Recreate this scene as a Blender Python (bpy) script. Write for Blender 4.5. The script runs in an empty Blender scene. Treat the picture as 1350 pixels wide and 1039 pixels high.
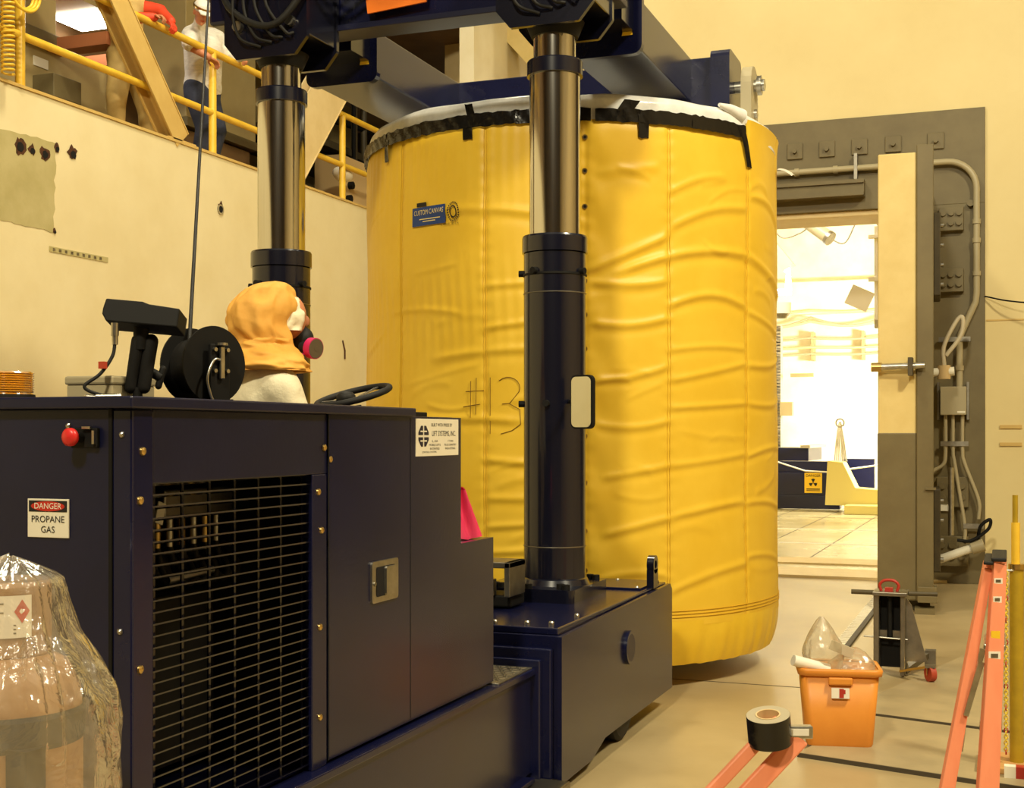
import bpy, bmesh, math, random
import numpy as np
from mathutils import Vector, Matrix, noise

random.seed(7)
rng = np.random.default_rng(11)
SC = bpy.context.scene
COL = SC.collection
PI = math.pi

# ------------------------------------------------------------------ camera, world, lights, exposure
CAM_YAW = math.atan(655 / 1727)
cd = bpy.data.cameras.new('camera')
cam = bpy.data.objects.new('camera', cd)
COL.objects.link(cam)
cam.location = (0, 0, 1.6)
cam.rotation_euler = (PI / 2, 0, CAM_YAW)
cd.sensor_width = 36
cd.lens = 36 * 1727 / 1350
cd.shift_y = 52.5 / 1350
cd.clip_start = 0.05
SC.camera = cam

w = bpy.data.worlds.new('hall_ambient')
SC.world = w
w.use_nodes = True
w.node_tree.nodes['Background'].inputs[0].default_value = (1.0, 0.89, 0.62, 1)
w.node_tree.nodes['Background'].inputs[1].default_value = 0.30

SC.view_settings.view_transform = 'Standard'
SC.view_settings.look = 'None'
SC.view_settings.gamma = 1
SC.view_settings.use_curve_mapping = False
SC.view_settings.exposure = 0.0


def lamp(name, loc, target, size, watts, color, shape='DISK'):
    l = bpy.data.lights.new(name, 'AREA')
    l.shape = shape
    l.size = size
    l.energy = watts
    l.color = color
    o = bpy.data.objects.new(name, l)
    COL.objects.link(o)
    o.location = loc
    d = Vector(target) - Vector(loc)
    o.rotation_euler = d.to_track_quat('-Z', 'Y').to_euler()
    return o


WARM = (1.0, 0.89, 0.62)
lamp('hall_lamp', (-1.2, -3.5, 9.0), (-2.0, 8.5, 1.6), 1.0, 950, WARM)
lamp('hall_lamp', (4.5, 4.0, 10.0), (-2.0, 9.0, 0.6), 1.2, 1050, WARM)
lamp('hall_lamp', (-4.6, 8.0, 10.5), (-5.6, 10.0, 0.0), 1.2, 430, WARM)
lamp('cell_light', (-3.6, 21.0, 7.2), (-3.6, 23.0, 0.0), 1.6, 330, (1.0, 0.95, 0.80))
lamp('cell_light', (0.3, 27.5, 3.0), (-3.8, 33.0, 1.6), 1.0, 1150, (1.0, 0.96, 0.84))

lamp('cell_light', (-1.8, 16.6, 7.0), (-2.5, 20, 1.0), 1.0, 110, (1.0, 0.95, 0.80))  # extra light added near the doorway to brighten the paper sheet


# ------------------------------------------------------------------ materials
def S(r, g, b):
    def f(c):
        c /= 255
        return c / 12.92 if c <= .04045 else ((c + .055) / 1.055) ** 2.4
    return (f(r), f(g), f(b), 1)


MATS = {}


def mat(name, col, rough=.5, metal=0, col2=None, scale=6, detail=6, bump=0, bscale=None, coat=0, trans=0, ior=1.45,
        emit=None, estr=0, stretch=None, alpha=None, spec=.5, contrast=(.35, .65), rvar=0, coatr=.08, sheen=0):
    m = bpy.data.materials.new(name)
    m.use_nodes = True
    nt = m.node_tree
    N, L = nt.nodes, nt.links
    b = N['Principled BSDF']
    b.inputs['Base Color'].default_value = col
    b.inputs['Roughness'].default_value = rough
    b.inputs['Metallic'].default_value = metal
    b.inputs['Coat Weight'].default_value = coat
    b.inputs['Coat Roughness'].default_value = coatr
    b.inputs['Transmission Weight'].default_value = trans
    b.inputs['IOR'].default_value = ior
    b.inputs['Specular IOR Level'].default_value = spec
    if emit:
        b.inputs['Emission Color'].default_value = emit
        b.inputs['Emission Strength'].default_value = estr
    if alpha is not None:
        b.inputs['Alpha'].default_value = alpha
    if col2 or bump or rvar:
        tc = N.new('ShaderNodeTexCoord')
        mp = N.new('ShaderNodeMapping')
        L.new(tc.outputs['Object'], mp.inputs['Vector'])
        if stretch:
            mp.inputs['Scale'].default_value = stretch
        n = N.new('ShaderNodeTexNoise')
        n.inputs['Scale'].default_value = scale
        n.inputs['Detail'].default_value = detail
        n.inputs['Roughness'].default_value = .6
        L.new(mp.outputs['Vector'], n.inputs['Vector'])
        if col2:
            r = N.new('ShaderNodeValToRGB')
            r.color_ramp.elements[0].position = contrast[0]
            r.color_ramp.elements[1].position = contrast[1]
            r.color_ramp.elements[0].color = col
            r.color_ramp.elements[1].color = col2
            L.new(n.outputs['Fac'], r.inputs['Fac'])
            L.new(r.outputs['Color'], b.inputs['Base Color'])
        if rvar:
            mr = N.new('ShaderNodeMapRange')
            mr.inputs['To Min'].default_value = max(0.02, rough - rvar)
            mr.inputs['To Max'].default_value = rough + rvar
            L.new(n.outputs['Fac'], mr.inputs['Value'])
            L.new(mr.outputs['Result'], b.inputs['Roughness'])
        if bump:
            n2 = N.new('ShaderNodeTexNoise')
            n2.inputs['Scale'].default_value = bscale or scale * 6
            n2.inputs['Detail'].default_value = 4
            L.new(mp.outputs['Vector'], n2.inputs['Vector'])
            bp = N.new('ShaderNodeBump')
            bp.inputs['Strength'].default_value = bump
            bp.inputs['Distance'].default_value = .01
            L.new(n2.outputs['Fac'], bp.inputs['Height'])
            L.new(bp.outputs['Normal'], b.inputs['Normal'])
    MATS[name] = m
    return m


mat('cream_wall', S(226, 211, 166), .55, col2=S(234, 221, 180), scale=1.3, bump=.06, bscale=30)
mat('cream_wall_back', S(220, 200, 142), .5, col2=S(228, 210, 154), scale=.8, bump=.05, bscale=25)
mat('cell_white', S(226, 214, 178), .5, col2=S(238, 230, 204), scale=1.1)
mat('floor_paint', S(168, 148, 108), .34, col2=S(190, 170, 128), scale=.9, detail=8, bump=.03, bscale=20, rvar=.08)
mat('floor_cell', S(190, 176, 130), .26, col2=S(214, 202, 160), scale=.7, detail=8, rvar=.1)
mat('steel_sheet', S(158, 142, 108), .45, col2=S(178, 160, 122), scale=2.5, bump=.05, bscale=40, rvar=.1)
mat('sheet_edge', S(74, 66, 52), .6)
mat('olive_steel', S(104, 92, 62), .5, col2=S(114, 102, 70), scale=3, bump=.05, bscale=40)
mat('olive_dark', S(72, 63, 44), .55, col2=S(84, 74, 50), scale=6)
mat('door_cream', S(212, 188, 122), .5, col2=S(222, 200, 136), scale=3, bump=.06, bscale=30)
mat('navy_paint', (.0045, .0055, .028, 1), .24, coat=.15, coatr=.15, col2=(.006, .0075, .036, 1), scale=4, bump=.025, bscale=60)
mat('navy_satin', (.0045, .0055, .026, 1), .36, coat=.05, coatr=.25, col2=(.006, .0075, .034, 1), scale=4, bump=.03, bscale=70)
mat('black_paint', (.004, .0045, .013, 1), .25, coat=.5, coatr=.1)
mat('matte_black', (.008, .0075, .007, 1), .6, spec=.22)
mat('soft_black', (.010, .009, .008, 1), .75, spec=.2, bump=.1, bscale=120)
mat('chrome', (.62, .60, .55, 1), .13, 1, rvar=.05, scale=3, stretch=(8, 8, .15))
mat('zinc', (.55, .53, .47, 1), .32, 1, col2=(.42, .40, .35, 1), scale=20)
mat('dull_steel', (.30, .28, .23, 1), .42, 1, col2=(.22, .20, .17, 1), scale=10)
mat('brass', (.60, .42, .15, 1), .3, 1)
mat('canvas', S(232, 192, 58), .42, col2=S(226, 184, 48), scale=3, bump=.08, bscale=260, spec=.45)
mat('canvas_hem', S(234, 196, 52), .36, col2=S(226, 184, 42), scale=4, bump=.06, bscale=200)
mat('thread', S(208, 164, 30), .7)
mat('white_film', S(236, 236, 232), .22, col2=S(214, 214, 212), scale=9, bump=.2, bscale=14)
mat('black_tape', (.008, .007, .006, 1), .2, bump=.3, bscale=22)
mat('patch_blue', S(30, 62, 124), .5)
mat('patch_cream', S(226, 206, 140), .5)
mat('ink', (.012, .010, .008, 1), .7)
mat('pencil', S(120, 88, 24), .7)
mat('white_sign', S(232, 226, 206), .45)
mat('sign_red', S(188, 44, 30), .45)
mat('button_red', S(206, 42, 40), .35)
mat('yellow_rail', S(238, 198, 66), .35, col2=S(226, 182, 52), scale=8)
mat('yellow_chain', S(226, 196, 58), .4)
mat('yellow_olive', S(176, 146, 34), .4, col2=S(160, 132, 30), scale=12)
mat('sign_yellow', S(240, 196, 40), .5)
mat('tan_steel', S(202, 168, 96), .5, col2=S(212, 180, 108), scale=4)
mat('cream_steel', S(230, 208, 158), .5, col2=S(222, 198, 144), scale=4)
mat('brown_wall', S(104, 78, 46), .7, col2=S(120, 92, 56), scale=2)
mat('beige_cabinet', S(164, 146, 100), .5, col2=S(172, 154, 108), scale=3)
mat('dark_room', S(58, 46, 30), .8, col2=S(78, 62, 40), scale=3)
mat('grey_box', S(170, 158, 126), .4)
mat('siding', S(216, 192, 138), .5)
mat('lamp_white', (1, 1, 1, 1), .5, emit=(1, .94, .82, 1), estr=14)
mat('lamp_cool', (1, 1, 1, 1), .5, emit=(.78, .86, 1, 1), estr=12)
mat('amber_lens', S(236, 168, 40), .12, trans=.55, ior=1.45)
mat('orange_plastic', S(224, 146, 56), .42, col2=S(216, 136, 48), scale=5)
mat('orange_fibre', S(240, 150, 112), .45, col2=S(234, 140, 102), scale=14, stretch=(1, 1, .3))
mat('orange_sheet', S(242, 126, 40), .4)
mat('hood_orange', S(228, 170, 76), .7, col2=S(218, 158, 66), scale=6, bump=.15, bscale=40)
mat('suit_white', S(238, 228, 196), .6, col2=S(228, 216, 182), scale=5, bump=1.0, bscale=16)
mat('tan_suit', S(196, 170, 108), .75, col2=S(180, 152, 92), scale=5, bump=.5, bscale=8)
mat('skin', S(196, 128, 90), .5)
mat('jeans', S(40, 46, 66), .8, col2=S(54, 60, 82), scale=10, bump=.3, bscale=14)
mat('shirt', S(236, 232, 222), .6, col2=S(214, 210, 202), scale=14, stretch=(1, 1, 4), bump=.4, bscale=10)
mat('vest_red', S(222, 74, 40), .6, col2=S(206, 60, 34), scale=6, bump=.3, bscale=12)
mat('hair', (.02, .013, .008, 1), .6)
mat('rubber', (.014, .013, .012, 1), .6, spec=.3)
mat('magenta', S(196, 34, 96), .4)
mat('filter_face', S(92, 78, 56), .7)
mat('pink_plastic', S(255, 70, 120), .3, col2=S(240, 52, 104), scale=7, trans=.15)
mat('tank_tan', S(166, 124, 80), .5, col2=S(138, 98, 60), scale=7)
mat('mirror', (.62, .62, .56, 1), .03, 1)
mat('handle_red', S(176, 52, 40), .4)
mat('caster_red', S(168, 66, 44), .5)
mat('paper', S(236, 230, 214), .7)
mat('tag_red', S(190, 70, 44), .5)
mat('engine_dark', (.015, .014, .013, 1), .6)
mat('rust', S(92, 54, 26), .9, col2=S(60, 36, 20), scale=30)
mat('hole_black', (.004, .003, .003, 1), .9)
mat('patch_green', S(176, 164, 112), .6, col2=S(190, 178, 128), scale=4)
mat('wood', S(196, 150, 88), .6, col2=S(180, 132, 74), scale=3, stretch=(1, 12, 12))
mat('grey_roll', S(198, 186, 158), .5)
mat('tape_side', S(168, 156, 128), .5)
mat('beam_brown', S(160, 98, 62), .6)
mat('pale_yellow', S(206, 190, 112), .5)
mat('card_core', S(206, 178, 128), .7)


def film(name, tint, density=.35, rough=.12, bump=.6, bscale=9):
    """thin clear plastic: mostly see-through, milky, with glossy creases"""
    m = bpy.data.materials.new(name)
    m.use_nodes = True
    nt = m.node_tree
    N, L = nt.nodes, nt.links
    out = N['Material Output']
    N.remove(N['Principled BSDF'])
    tr = N.new('ShaderNodeBsdfTransparent')
    df = N.new('ShaderNodeBsdfDiffuse')
    df.inputs[0].default_value = tint
    gl = N.new('ShaderNodeBsdfGlossy')
    gl.inputs['Roughness'].default_value = rough
    tc = N.new('ShaderNodeTexCoord')
    n2 = N.new('ShaderNodeTexNoise')
    n2.inputs['Scale'].default_value = bscale
    n2.inputs['Detail'].default_value = 5
    n2.inputs['Distortion'].default_value = 1.2
    L.new(tc.outputs['Object'], n2.inputs['Vector'])
    bp = N.new('ShaderNodeBump')
    bp.inputs['Strength'].default_value = bump
    bp.inputs['Distance'].default_value = .02
    L.new(n2.outputs['Fac'], bp.inputs['Height'])
    L.new(bp.outputs['Normal'], gl.inputs['Normal'])
    L.new(bp.outputs['Normal'], df.inputs['Normal'])
    m1 = N.new('ShaderNodeMixShader')
    m1.inputs[0].default_value = density
    L.new(tr.outputs[0], m1.inputs[1])
    L.new(df.outputs[0], m1.inputs[2])
    lw = N.new('ShaderNodeLayerWeight')
    lw.inputs[0].default_value = .25
    L.new(bp.outputs['Normal'], lw.inputs['Normal'])
    mp = N.new('ShaderNodeMath')
    mp.operation = 'MULTIPLY_ADD'
    mp.inputs[1].default_value = .5
    mp.inputs[2].default_value = .08
    L.new(lw.outputs['Fresnel'], mp.inputs[0])
    m2 = N.new('ShaderNodeMixShader')
    L.new(mp.outputs[0], m2.inputs[0])
    L.new(m1.outputs[0], m2.inputs[1])
    L.new(gl.outputs[0], m2.inputs[2])
    L.new(m2.outputs[0], out.inputs[0])
    MATS[name] = m
    return m


film('clear_wrap', S(232, 214, 180), .20, .10, 1.0, 9)
film('clear_bag', S(226, 214, 178), .30, .12, .6, 12)


# ------------------------------------------------------------------ geometry helpers
LOC = {}


class G:
    def __init__(self):
        self.v, self.f, self.s = [], [], []

    def add(self, v, f, smooth=False):
        n = len(self.v)
        self.v += [tuple(p) for p in v]
        self.f += [tuple(i + n for i in q) for q in f]
        self.s += [smooth] * len(f)
        return self

    def box(self, x0, x1, y0, y1, z0, z1):
        v = [(x, y, z) for z in (z0, z1) for y in (y0, y1) for x in (x0, x1)]
        return self.add(v, [(0, 2, 3, 1), (4, 5, 7, 6), (0, 1, 5, 4), (2, 6, 7, 3), (0, 4, 6, 2), (1, 3, 7, 5)])

    def obox(self, c, size, M):
        hx, hy, hz = (a / 2 for a in size)
        c = Vector(c)
        v = [c + M @ Vector((x, y, z)) for z in (-hz, hz) for y in (-hy, hy) for x in (-hx, hx)]
        return self.add(v, [(0, 2, 3, 1), (4, 5, 7, 6), (0, 1, 5, 4), (2, 6, 7, 3), (0, 4, 6, 2), (1, 3, 7, 5)])

    def bar(self, p0, p1, wd, th, up=(0, 0, 1)):
        """box beam from p0 to p1; th is measured along up, wd across"""
        p0, p1 = Vector(p0), Vector(p1)
        d = (p1 - p0)
        ln = d.length
        d.normalize()
        side = d.cross(Vector(up))
        if side.length < 1e-4:
            side = d.cross(Vector((1, 0, 0)))
        side.normalize()
        u = side.cross(d)
        M = Matrix((d, side, u)).transposed()
        return self.obox((p0 + p1) / 2, (ln, wd, th), M)

    def cyl(self, p0, p1, r0, r1=None, n=16, caps=True):
        r1 = r0 if r1 is None else r1
        p0, p1 = Vector(p0), Vector(p1)
        d = (p1 - p0).normalized()
        a = d.orthogonal().normalized()
        b = d.cross(a)
        v = []
        for p, r in ((p0, r0), (p1, r1)):
            for i in range(n):
                t = 2 * PI * i / n
                v.append(p + (a * math.cos(t) + b * math.sin(t)) * r)
        self.add(v, [(i, (i + 1) % n, n + (i + 1) % n, n + i) for i in range(n)], True)
        if caps:
            self.add(v[:n], [tuple(range(n))[::-1]])
            self.add(v[n:], [tuple(range(n))])
        return self

    def ring(self, p0, p1, ro, ri, n=24):
        """tube with a hole along p0-p1"""
        p0, p1 = Vector(p0), Vector(p1)
        d = (p1 - p0).normalized()
        a = d.orthogonal().normalized()
        b = d.cross(a)
        v = []
        for p, r in ((p0, ro), (p1, ro), (p1, ri), (p0, ri)):
            for i in range(n):
                t = 2 * PI * i / n
                v.append(p + (a * math.cos(t) + b * math.sin(t)) * r)
        for k in range(4):
            k2 = (k + 1) % 4
            self.add(v, [], False)
            base = len(self.v) - len(v)
            self.f += [(base + k * n + i, base + k * n + (i + 1) % n, base + k2 * n + (i + 1) % n, base + k2 * n + i) for i in range(n)]
            self.s += [k in (0, 2)] * n
        return self

    def tube(self, pts, r, n=8, closed=False):
        pts = [Vector(p) for p in pts]
        m = len(pts)
        v = []
        a = None
        for i, p in enumerate(pts):
            if closed:
                d = pts[(i + 1) % m] - pts[i - 1]
            else:
                d = pts[min(i + 1, m - 1)] - pts[max(i - 1, 0)]
            d.normalize()
            if a is None:
                a = d.orthogonal().normalized()
            a = (a - d * a.dot(d)).normalized()
            b = d.cross(a)
            rr = r[i] if isinstance(r, (list, tuple)) else r
            for k in range(n):
                t = 2 * PI * k / n
                v.append(p + (a * math.cos(t) + b * math.sin(t)) * rr)
        f = []
        for i in range(m if closed else m - 1):
            j = (i + 1) % m
            f += [(i * n + k, i * n + (k + 1) % n, j * n + (k + 1) % n, j * n + k) for k in range(n)]
        self.add(v, f, True)
        if not closed:
            self.add(v[:n], [tuple(range(n))[::-1]])
            self.add(v[-n:], [tuple(range(n))])
        return self

    def lathe(self, prof, c=(0, 0, 0), n=32, axis='z', smooth=True, sharp=True):
        """prof: list of (r, h). With sharp, each band has its own vertices"""
        c = Vector(c)

        def pt(r, h, t):
            x, y = r * math.cos(t), r * math.sin(t)
            return c + Vector({'z': (x, y, h), 'x': (h, x, y), 'y': (y, h, x)}[axis])
        if sharp:
            for (r0, h0), (r1, h1) in zip(prof, prof[1:]):
                v = [pt(r0, h0, 2 * PI * i / n) for i in range(n)] + [pt(r1, h1, 2 * PI * i / n) for i in range(n)]
                self.add(v, [(i, (i + 1) % n, n + (i + 1) % n, n + i) for i in range(n)], smooth)
        else:
            v = [pt(r, h, 2 * PI * i / n) for r, h in prof for i in range(n)]
            f = [(k * n + i, k * n + (i + 1) % n, (k + 1) * n + (i + 1) % n, (k + 1) * n + i) for k in range(len(prof) - 1) for i in range(n)]
            self.add(v, f, smooth)
        return self

    def prism(self, poly, axis, a, b):
        def pt(p, h):
            return {'x': (h, p[0], p[1]), 'y': (p[0], h, p[1]), 'z': (p[0], p[1], h)}[axis]
        n = len(poly)
        v = [pt(p, a) for p in poly] + [pt(p, b) for p in poly]
        self.add(v, [(i, (i + 1) % n, n + (i + 1) % n, n + i) for i in range(n)])
        self.add(v, [tuple(range(n))[::-1], tuple(range(n, 2 * n))])
        return self

    def ell(self, c, r, n=16, m=10, M=None):
        c = Vector(c)
        v = []
        for j in range(m + 1):
            ph = PI * j / m
            for i in range(n):
                t = 2 * PI * i / n
                p = Vector((r[0] * math.sin(ph) * math.cos(t), r[1] * math.sin(ph) * math.sin(t), -r[2] * math.cos(ph)))
                v.append(c + (M @ p if M else p))
        f = [(j * n + i, j * n + (i + 1) % n, (j + 1) * n + (i + 1) % n, (j + 1) * n + i) for j in range(m) for i in range(n)]
        return self.add(v, f, True)

    def capsule(self, p0, p1, r0, r1=None, n=14):
        r1 = r0 if r1 is None else r1
        p0, p1 = Vector(p0), Vector(p1)
        d = (p1 - p0)
        ln = d.length
        d = d.normalized() if ln > 1e-6 else Vector((0, 0, 1))
        pts, rs = [], []
        for k in range(5):
            t = PI / 2 * k / 4
            pts.append(p0 - d * r0 * math.cos(t))
            rs.append(max(r0 * math.sin(t), .0008))
        for k in range(5):
            t = PI / 2 * k / 4
            pts.append(p1 + d * r1 * math.sin(t))
            rs.append(max(r1 * math.cos(t), .0008))
        return self.tube(pts, rs, n)

    def grid(self, fn, nu, nv, closeu=False, smooth=True):
        v = [fn(i / (nu if closeu else nu - 1), j / (nv - 1)) for j in range(nv) for i in range(nu)]
        f = []
        for j in range(nv - 1):
            for i in range(nu if closeu else nu - 1):
                k = (i + 1) % nu
                f.append((j * nu + i, j * nu + k, (j + 1) * nu + k, (j + 1) * nu + i))
        return self.add(v, f, smooth)

    def build(self, name, m, parent=None, bevel=0, label=None, weld=False, recalc=False):
        o0 = Vector(LOC.get(parent.name, (0, 0, 0))) if parent else Vector((0, 0, 0))
        me = bpy.data.meshes.new(name)
        me.from_pydata([tuple(Vector(p) - o0) for p in self.v], [], self.f)
        me.polygons.foreach_set('use_smooth', self.s)
        if weld or recalc:
            bm = bmesh.new()
            bm.from_mesh(me)
            if weld:
                bmesh.ops.remove_doubles(bm, verts=bm.verts, dist=1e-4)
            bmesh.ops.recalc_face_normals(bm, faces=bm.faces)
            bm.to_mesh(me)
            bm.free()
        me.update()
        me.materials.append(MATS[m])
        o = bpy.data.objects.new(name, me)
        COL.objects.link(o)
        if parent:
            o.parent = parent
            LOC[o.name] = tuple(o0)
        if bevel:
            md = o.modifiers.new('bevel', 'BEVEL')
            md.width = bevel
            md.segments = 2
            md.limit_method = 'ANGLE'
            md.angle_limit = math.radians(40)
            md.harden_normals = False
        if label:
            o['label'] = label
        return o


def T(name, label, cat, loc, group=None):
    o = bpy.data.objects.new(name, None)
    o.empty_display_size = .1
    COL.objects.link(o)
    o.location = loc
    LOC[o.name] = tuple(loc)
    o['label'] = label
    o['category'] = cat
    if group:
        o['group'] = group
    return o


def tag(o, label, cat, group=None):
    o['label'] = label
    o['category'] = cat
    if group:
        o['group'] = group
    return o


def struct(o, label, cat):
    o['kind'] = 'structure'
    o['label'] = label
    o['category'] = cat
    return o


def rrect(x0, x1, z0, z1, r, n=4, corners=(1, 1, 1, 1)):
    """rounded rectangle outline, corners: bl, br, tr, tl"""
    p = []
    for (cx, cz, a0, on, ex, ez) in ((x0 + r, z0 + r, PI, corners[0], x0, z0), (x1 - r, z0 + r, 1.5 * PI, corners[1], x1, z0),
                                     (x1 - r, z1 - r, 0, corners[2], x1, z1), (x0 + r, z1 - r, .5 * PI, corners[3], x0, z1)):
        if on:
            for i in range(n + 1):
                a = a0 + PI / 2 * i / n
                p.append((cx + r * math.cos(a), cz + r * math.sin(a)))
        else:
            p.append((ex, ez))
    return p


def text(g, string, size, fn, align='CENTER', xs=1.0):
    """fill outline of a string, mapped through fn(u, v) -> point"""
    cu = bpy.data.curves.new('lettering', 'FONT')
    cu.body = string
    cu.size = size
    cu.align_x = align
    cu.align_y = 'CENTER'
    cu.resolution_u = 3
    ob = bpy.data.objects.new('lettering', cu)
    me = bpy.data.meshes.new_from_object(ob)
    g.add([fn(v.co.x * xs, v.co.y) for v in me.vertices], [tuple(p.vertices) for p in me.polygons])
    bpy.data.objects.remove(ob)
    bpy.data.curves.remove(cu)
    bpy.data.meshes.remove(me)
    return g


def bez(p, n=16):
    """smooth curve through points (Catmull-Rom)"""
    p = [Vector(q) for q in p]
    q = [p[0] * 2 - p[1]] + p + [p[-1] * 2 - p[-2]]
    out = []
    for i in range(1, len(q) - 2):
        for k in range(n):
            t = k / n
            a, b, c, d = q[i - 1], q[i], q[i + 1], q[i + 2]
            out.append(.5 * ((2 * b) + (c - a) * t + (2 * a - 5 * b + 4 * c - d) * t * t + (3 * b - a - 3 * c + d) * t ** 3))
    out.append(p[-1])
    return out


# ------------------------------------------------------------------ the setting
struct(G().box(-12, 9, -6, 14.9, -.3, 0).build('floor', 'floor_paint'), 'smooth beige painted concrete floor of the hall', 'floor')
o = struct(G().box(-9, 5, 14.9, 36, -.3, 0).build('floor_cell', 'floor_cell'), 'pale polished floor of the bright room beyond the doorway', 'floor')
g = G()
for x in (-5.2, -4.2, -3.3, -2.4, -1.5):
    g.box(x - .008, x + .008, 17.2, 33, 0, .003)
for y in (19.5, 22.4, 25.5, 28):
    g.box(-6.4, 1, y - .012, y + .012, 0, .003)
g.build('floor_joint', 'olive_dark', o)
g = G()
for y in (19.45, 22.35):
    g.box(-6.4, 1, y - .10, y + .02, 0, .004)
g.build('floor_stripe', 'white_sign', o)

wl = struct(G().box(-7.95, -7.48, -6, 17.6, 0, 4.4).build('wall_left', 'cream_wall'), 'cream painted concrete wall below the mezzanine walkway', 'wall')
G().box(-7.97, -7.465, -6, 17.6, 4.4, 4.425).build('coping', 'tan_steel', wl)
G().box(-7.483, -7.477, 12.115, 12.121, 0, 4.4).build('panel_joint', 'tan_steel', wl)


def ragged(cy, cz, ry, rz, n=14, j=.35):
    return [(cy + ry * (1 + random.uniform(-j, j)) * math.cos(2 * PI * i / n), cz + rz * (1 + random.uniform(-j, j)) * math.sin(2 * PI * i / n)) for i in range(n)]


# bare rectangle of old paint with ragged edge
pp = []
for (a, b) in (((8.2, 4.02), (8.93, 4.045)), ((8.93, 4.045), (8.89, 3.29)), ((8.89, 3.29), (8.2, 3.29))):
    for i in range(12):
        t = i / 12
        k = .012 if a[1] > 4 and b[1] > 4 else .022
        pp.append((a[0] + (b[0] - a[0]) * t + random.uniform(-k, k), a[1] + (b[1] - a[1]) * t + random.uniform(-k, k) * .6))
pp.append((8.2, 3.29))
G().prism(pp[::-1], 'x', -7.479, -7.476).build('bare_paint_patch', 'patch_green', wl, label='grey green patch where the cream paint is scraped away')
for (y, z, r) in ((8.49, 3.93, .065), (8.63, 3.925, .042), (8.78, 3.925, .052), (8.93, 4.0, .035), (9.13, 3.995, .055), (11.37, 3.885, .06), (8.9, 3.3, .02)):
    h = G().prism(ragged(y, z, r, r * 1.05), 'x', -7.477, -7.472).build('anchor_hole', 'rust', wl)
    G().prism(ragged(y + .005, z - .01, r * .62, r * .6, j=.15), 'x', -7.472, -7.469).build('hole_core', 'hole_black', h)
    if r == .06:
        G().ring((-7.479, y, z - .01), (-7.466, y, z - .01), .052, .036).build('sleeve', 'zinc', h)
G().box(-7.481, -7.474, 8.84, 9.6, 3.12, 3.165).build('label_strip', 'patch_green', wl)
g = G()
for k in range(9):
    g.box(-7.475, -7.472, 8.88 + k * .075, 8.91 + k * .075, 3.13, 3.155)
g.build('strip_marks', 'dull_steel', wl)
G().tube([(-7.478, 13.98, 2.72), (-7.474, 14.03, 2.6), (-7.475, 14.03, 2.5)], .012, 6).build('paint_chip', 'rust', wl)

# mezzanine behind the wall
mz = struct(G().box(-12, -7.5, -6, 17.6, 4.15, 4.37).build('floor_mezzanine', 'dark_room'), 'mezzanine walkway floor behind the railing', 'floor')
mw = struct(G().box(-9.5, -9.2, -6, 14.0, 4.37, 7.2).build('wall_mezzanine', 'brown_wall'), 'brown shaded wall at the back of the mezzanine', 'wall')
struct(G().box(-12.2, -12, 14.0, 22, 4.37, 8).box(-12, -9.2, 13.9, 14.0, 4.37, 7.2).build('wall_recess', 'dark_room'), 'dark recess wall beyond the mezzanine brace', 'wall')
struct(G().box(-12, -7.0, -6, 22, 7.2, 7.4).build('ceiling_shade_slab', 'brown_wall'), 'unseen slab added above the mezzanine to keep it darker', 'ceiling')  # out of view, added to block light from the mezzanine
g = G()
nb = 30
for i in range(nb):   # ribbed siding at the far end
    x0 = -7.6 + i * .085
    g.prism([(x0, 17.7), (x0, 17.62), (x0 + .02, 17.59), (x0 + .05, 17.59), (x0 + .065, 17.62), (x0 + .085, 17.62), (x0 + .085, 17.7)], 'z', 0, 11)
struct(g.build('wall_siding', 'siding'), 'ribbed cream metal siding at the far end of the hall', 'wall')
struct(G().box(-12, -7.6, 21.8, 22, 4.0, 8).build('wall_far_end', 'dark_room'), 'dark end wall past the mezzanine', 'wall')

# back wall with the doorway
OX0, OX1, OZ = -3.1, -.86, 4.06
wb = struct(G().box(-5.2, OX0, 14.83, 15.5, 0, 11).box(OX1, 2.4, 14.83, 15.5, 0, 11).box(OX0, OX1, 14.83, 15.5, OZ, 11).build('wall_back', 'cream_wall_back'),
            'tall plain cream wall around the shielded doorway', 'wall')
G().box(-.225, 2.4, 14.822, 14.83, 2.80, 2.815).build('wall_joint', 'tan_steel', wb)
for z in (1.49, 1.675):
    g = G().box(-.09, .13, 14.81, 14.83, z - .018, z + .018)
    g.build('wall_slot', 'tan_steel', wb)
# unseen hall walls, added for what the glossy paint and chrome reflect
struct(G().box(-12, 9.2, -6.3, -6, 0, 11).build('wall_rear_unseen', 'dark_room'), 'unseen dark brown rear wall added to darken reflections', 'wall')  # added dark so the hood's rear panel mirrors little light
struct(G().box(2.4, 9, 15.2, 15.5, 0, 11).build('wall_dark_added', 'dark_room'), 'unseen dark brown wall added to darken the hood side reflection', 'wall')  # added past the cream wall's end to darken the hood door's reflection
struct(G().box(9, 9.3, -6, 15.5, 0, 11).build('wall_right_unseen', 'siding'), 'unseen cream right wall added for the mast reflections', 'wall')  # added out of view, pale to brighten the chrome's right side
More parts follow.
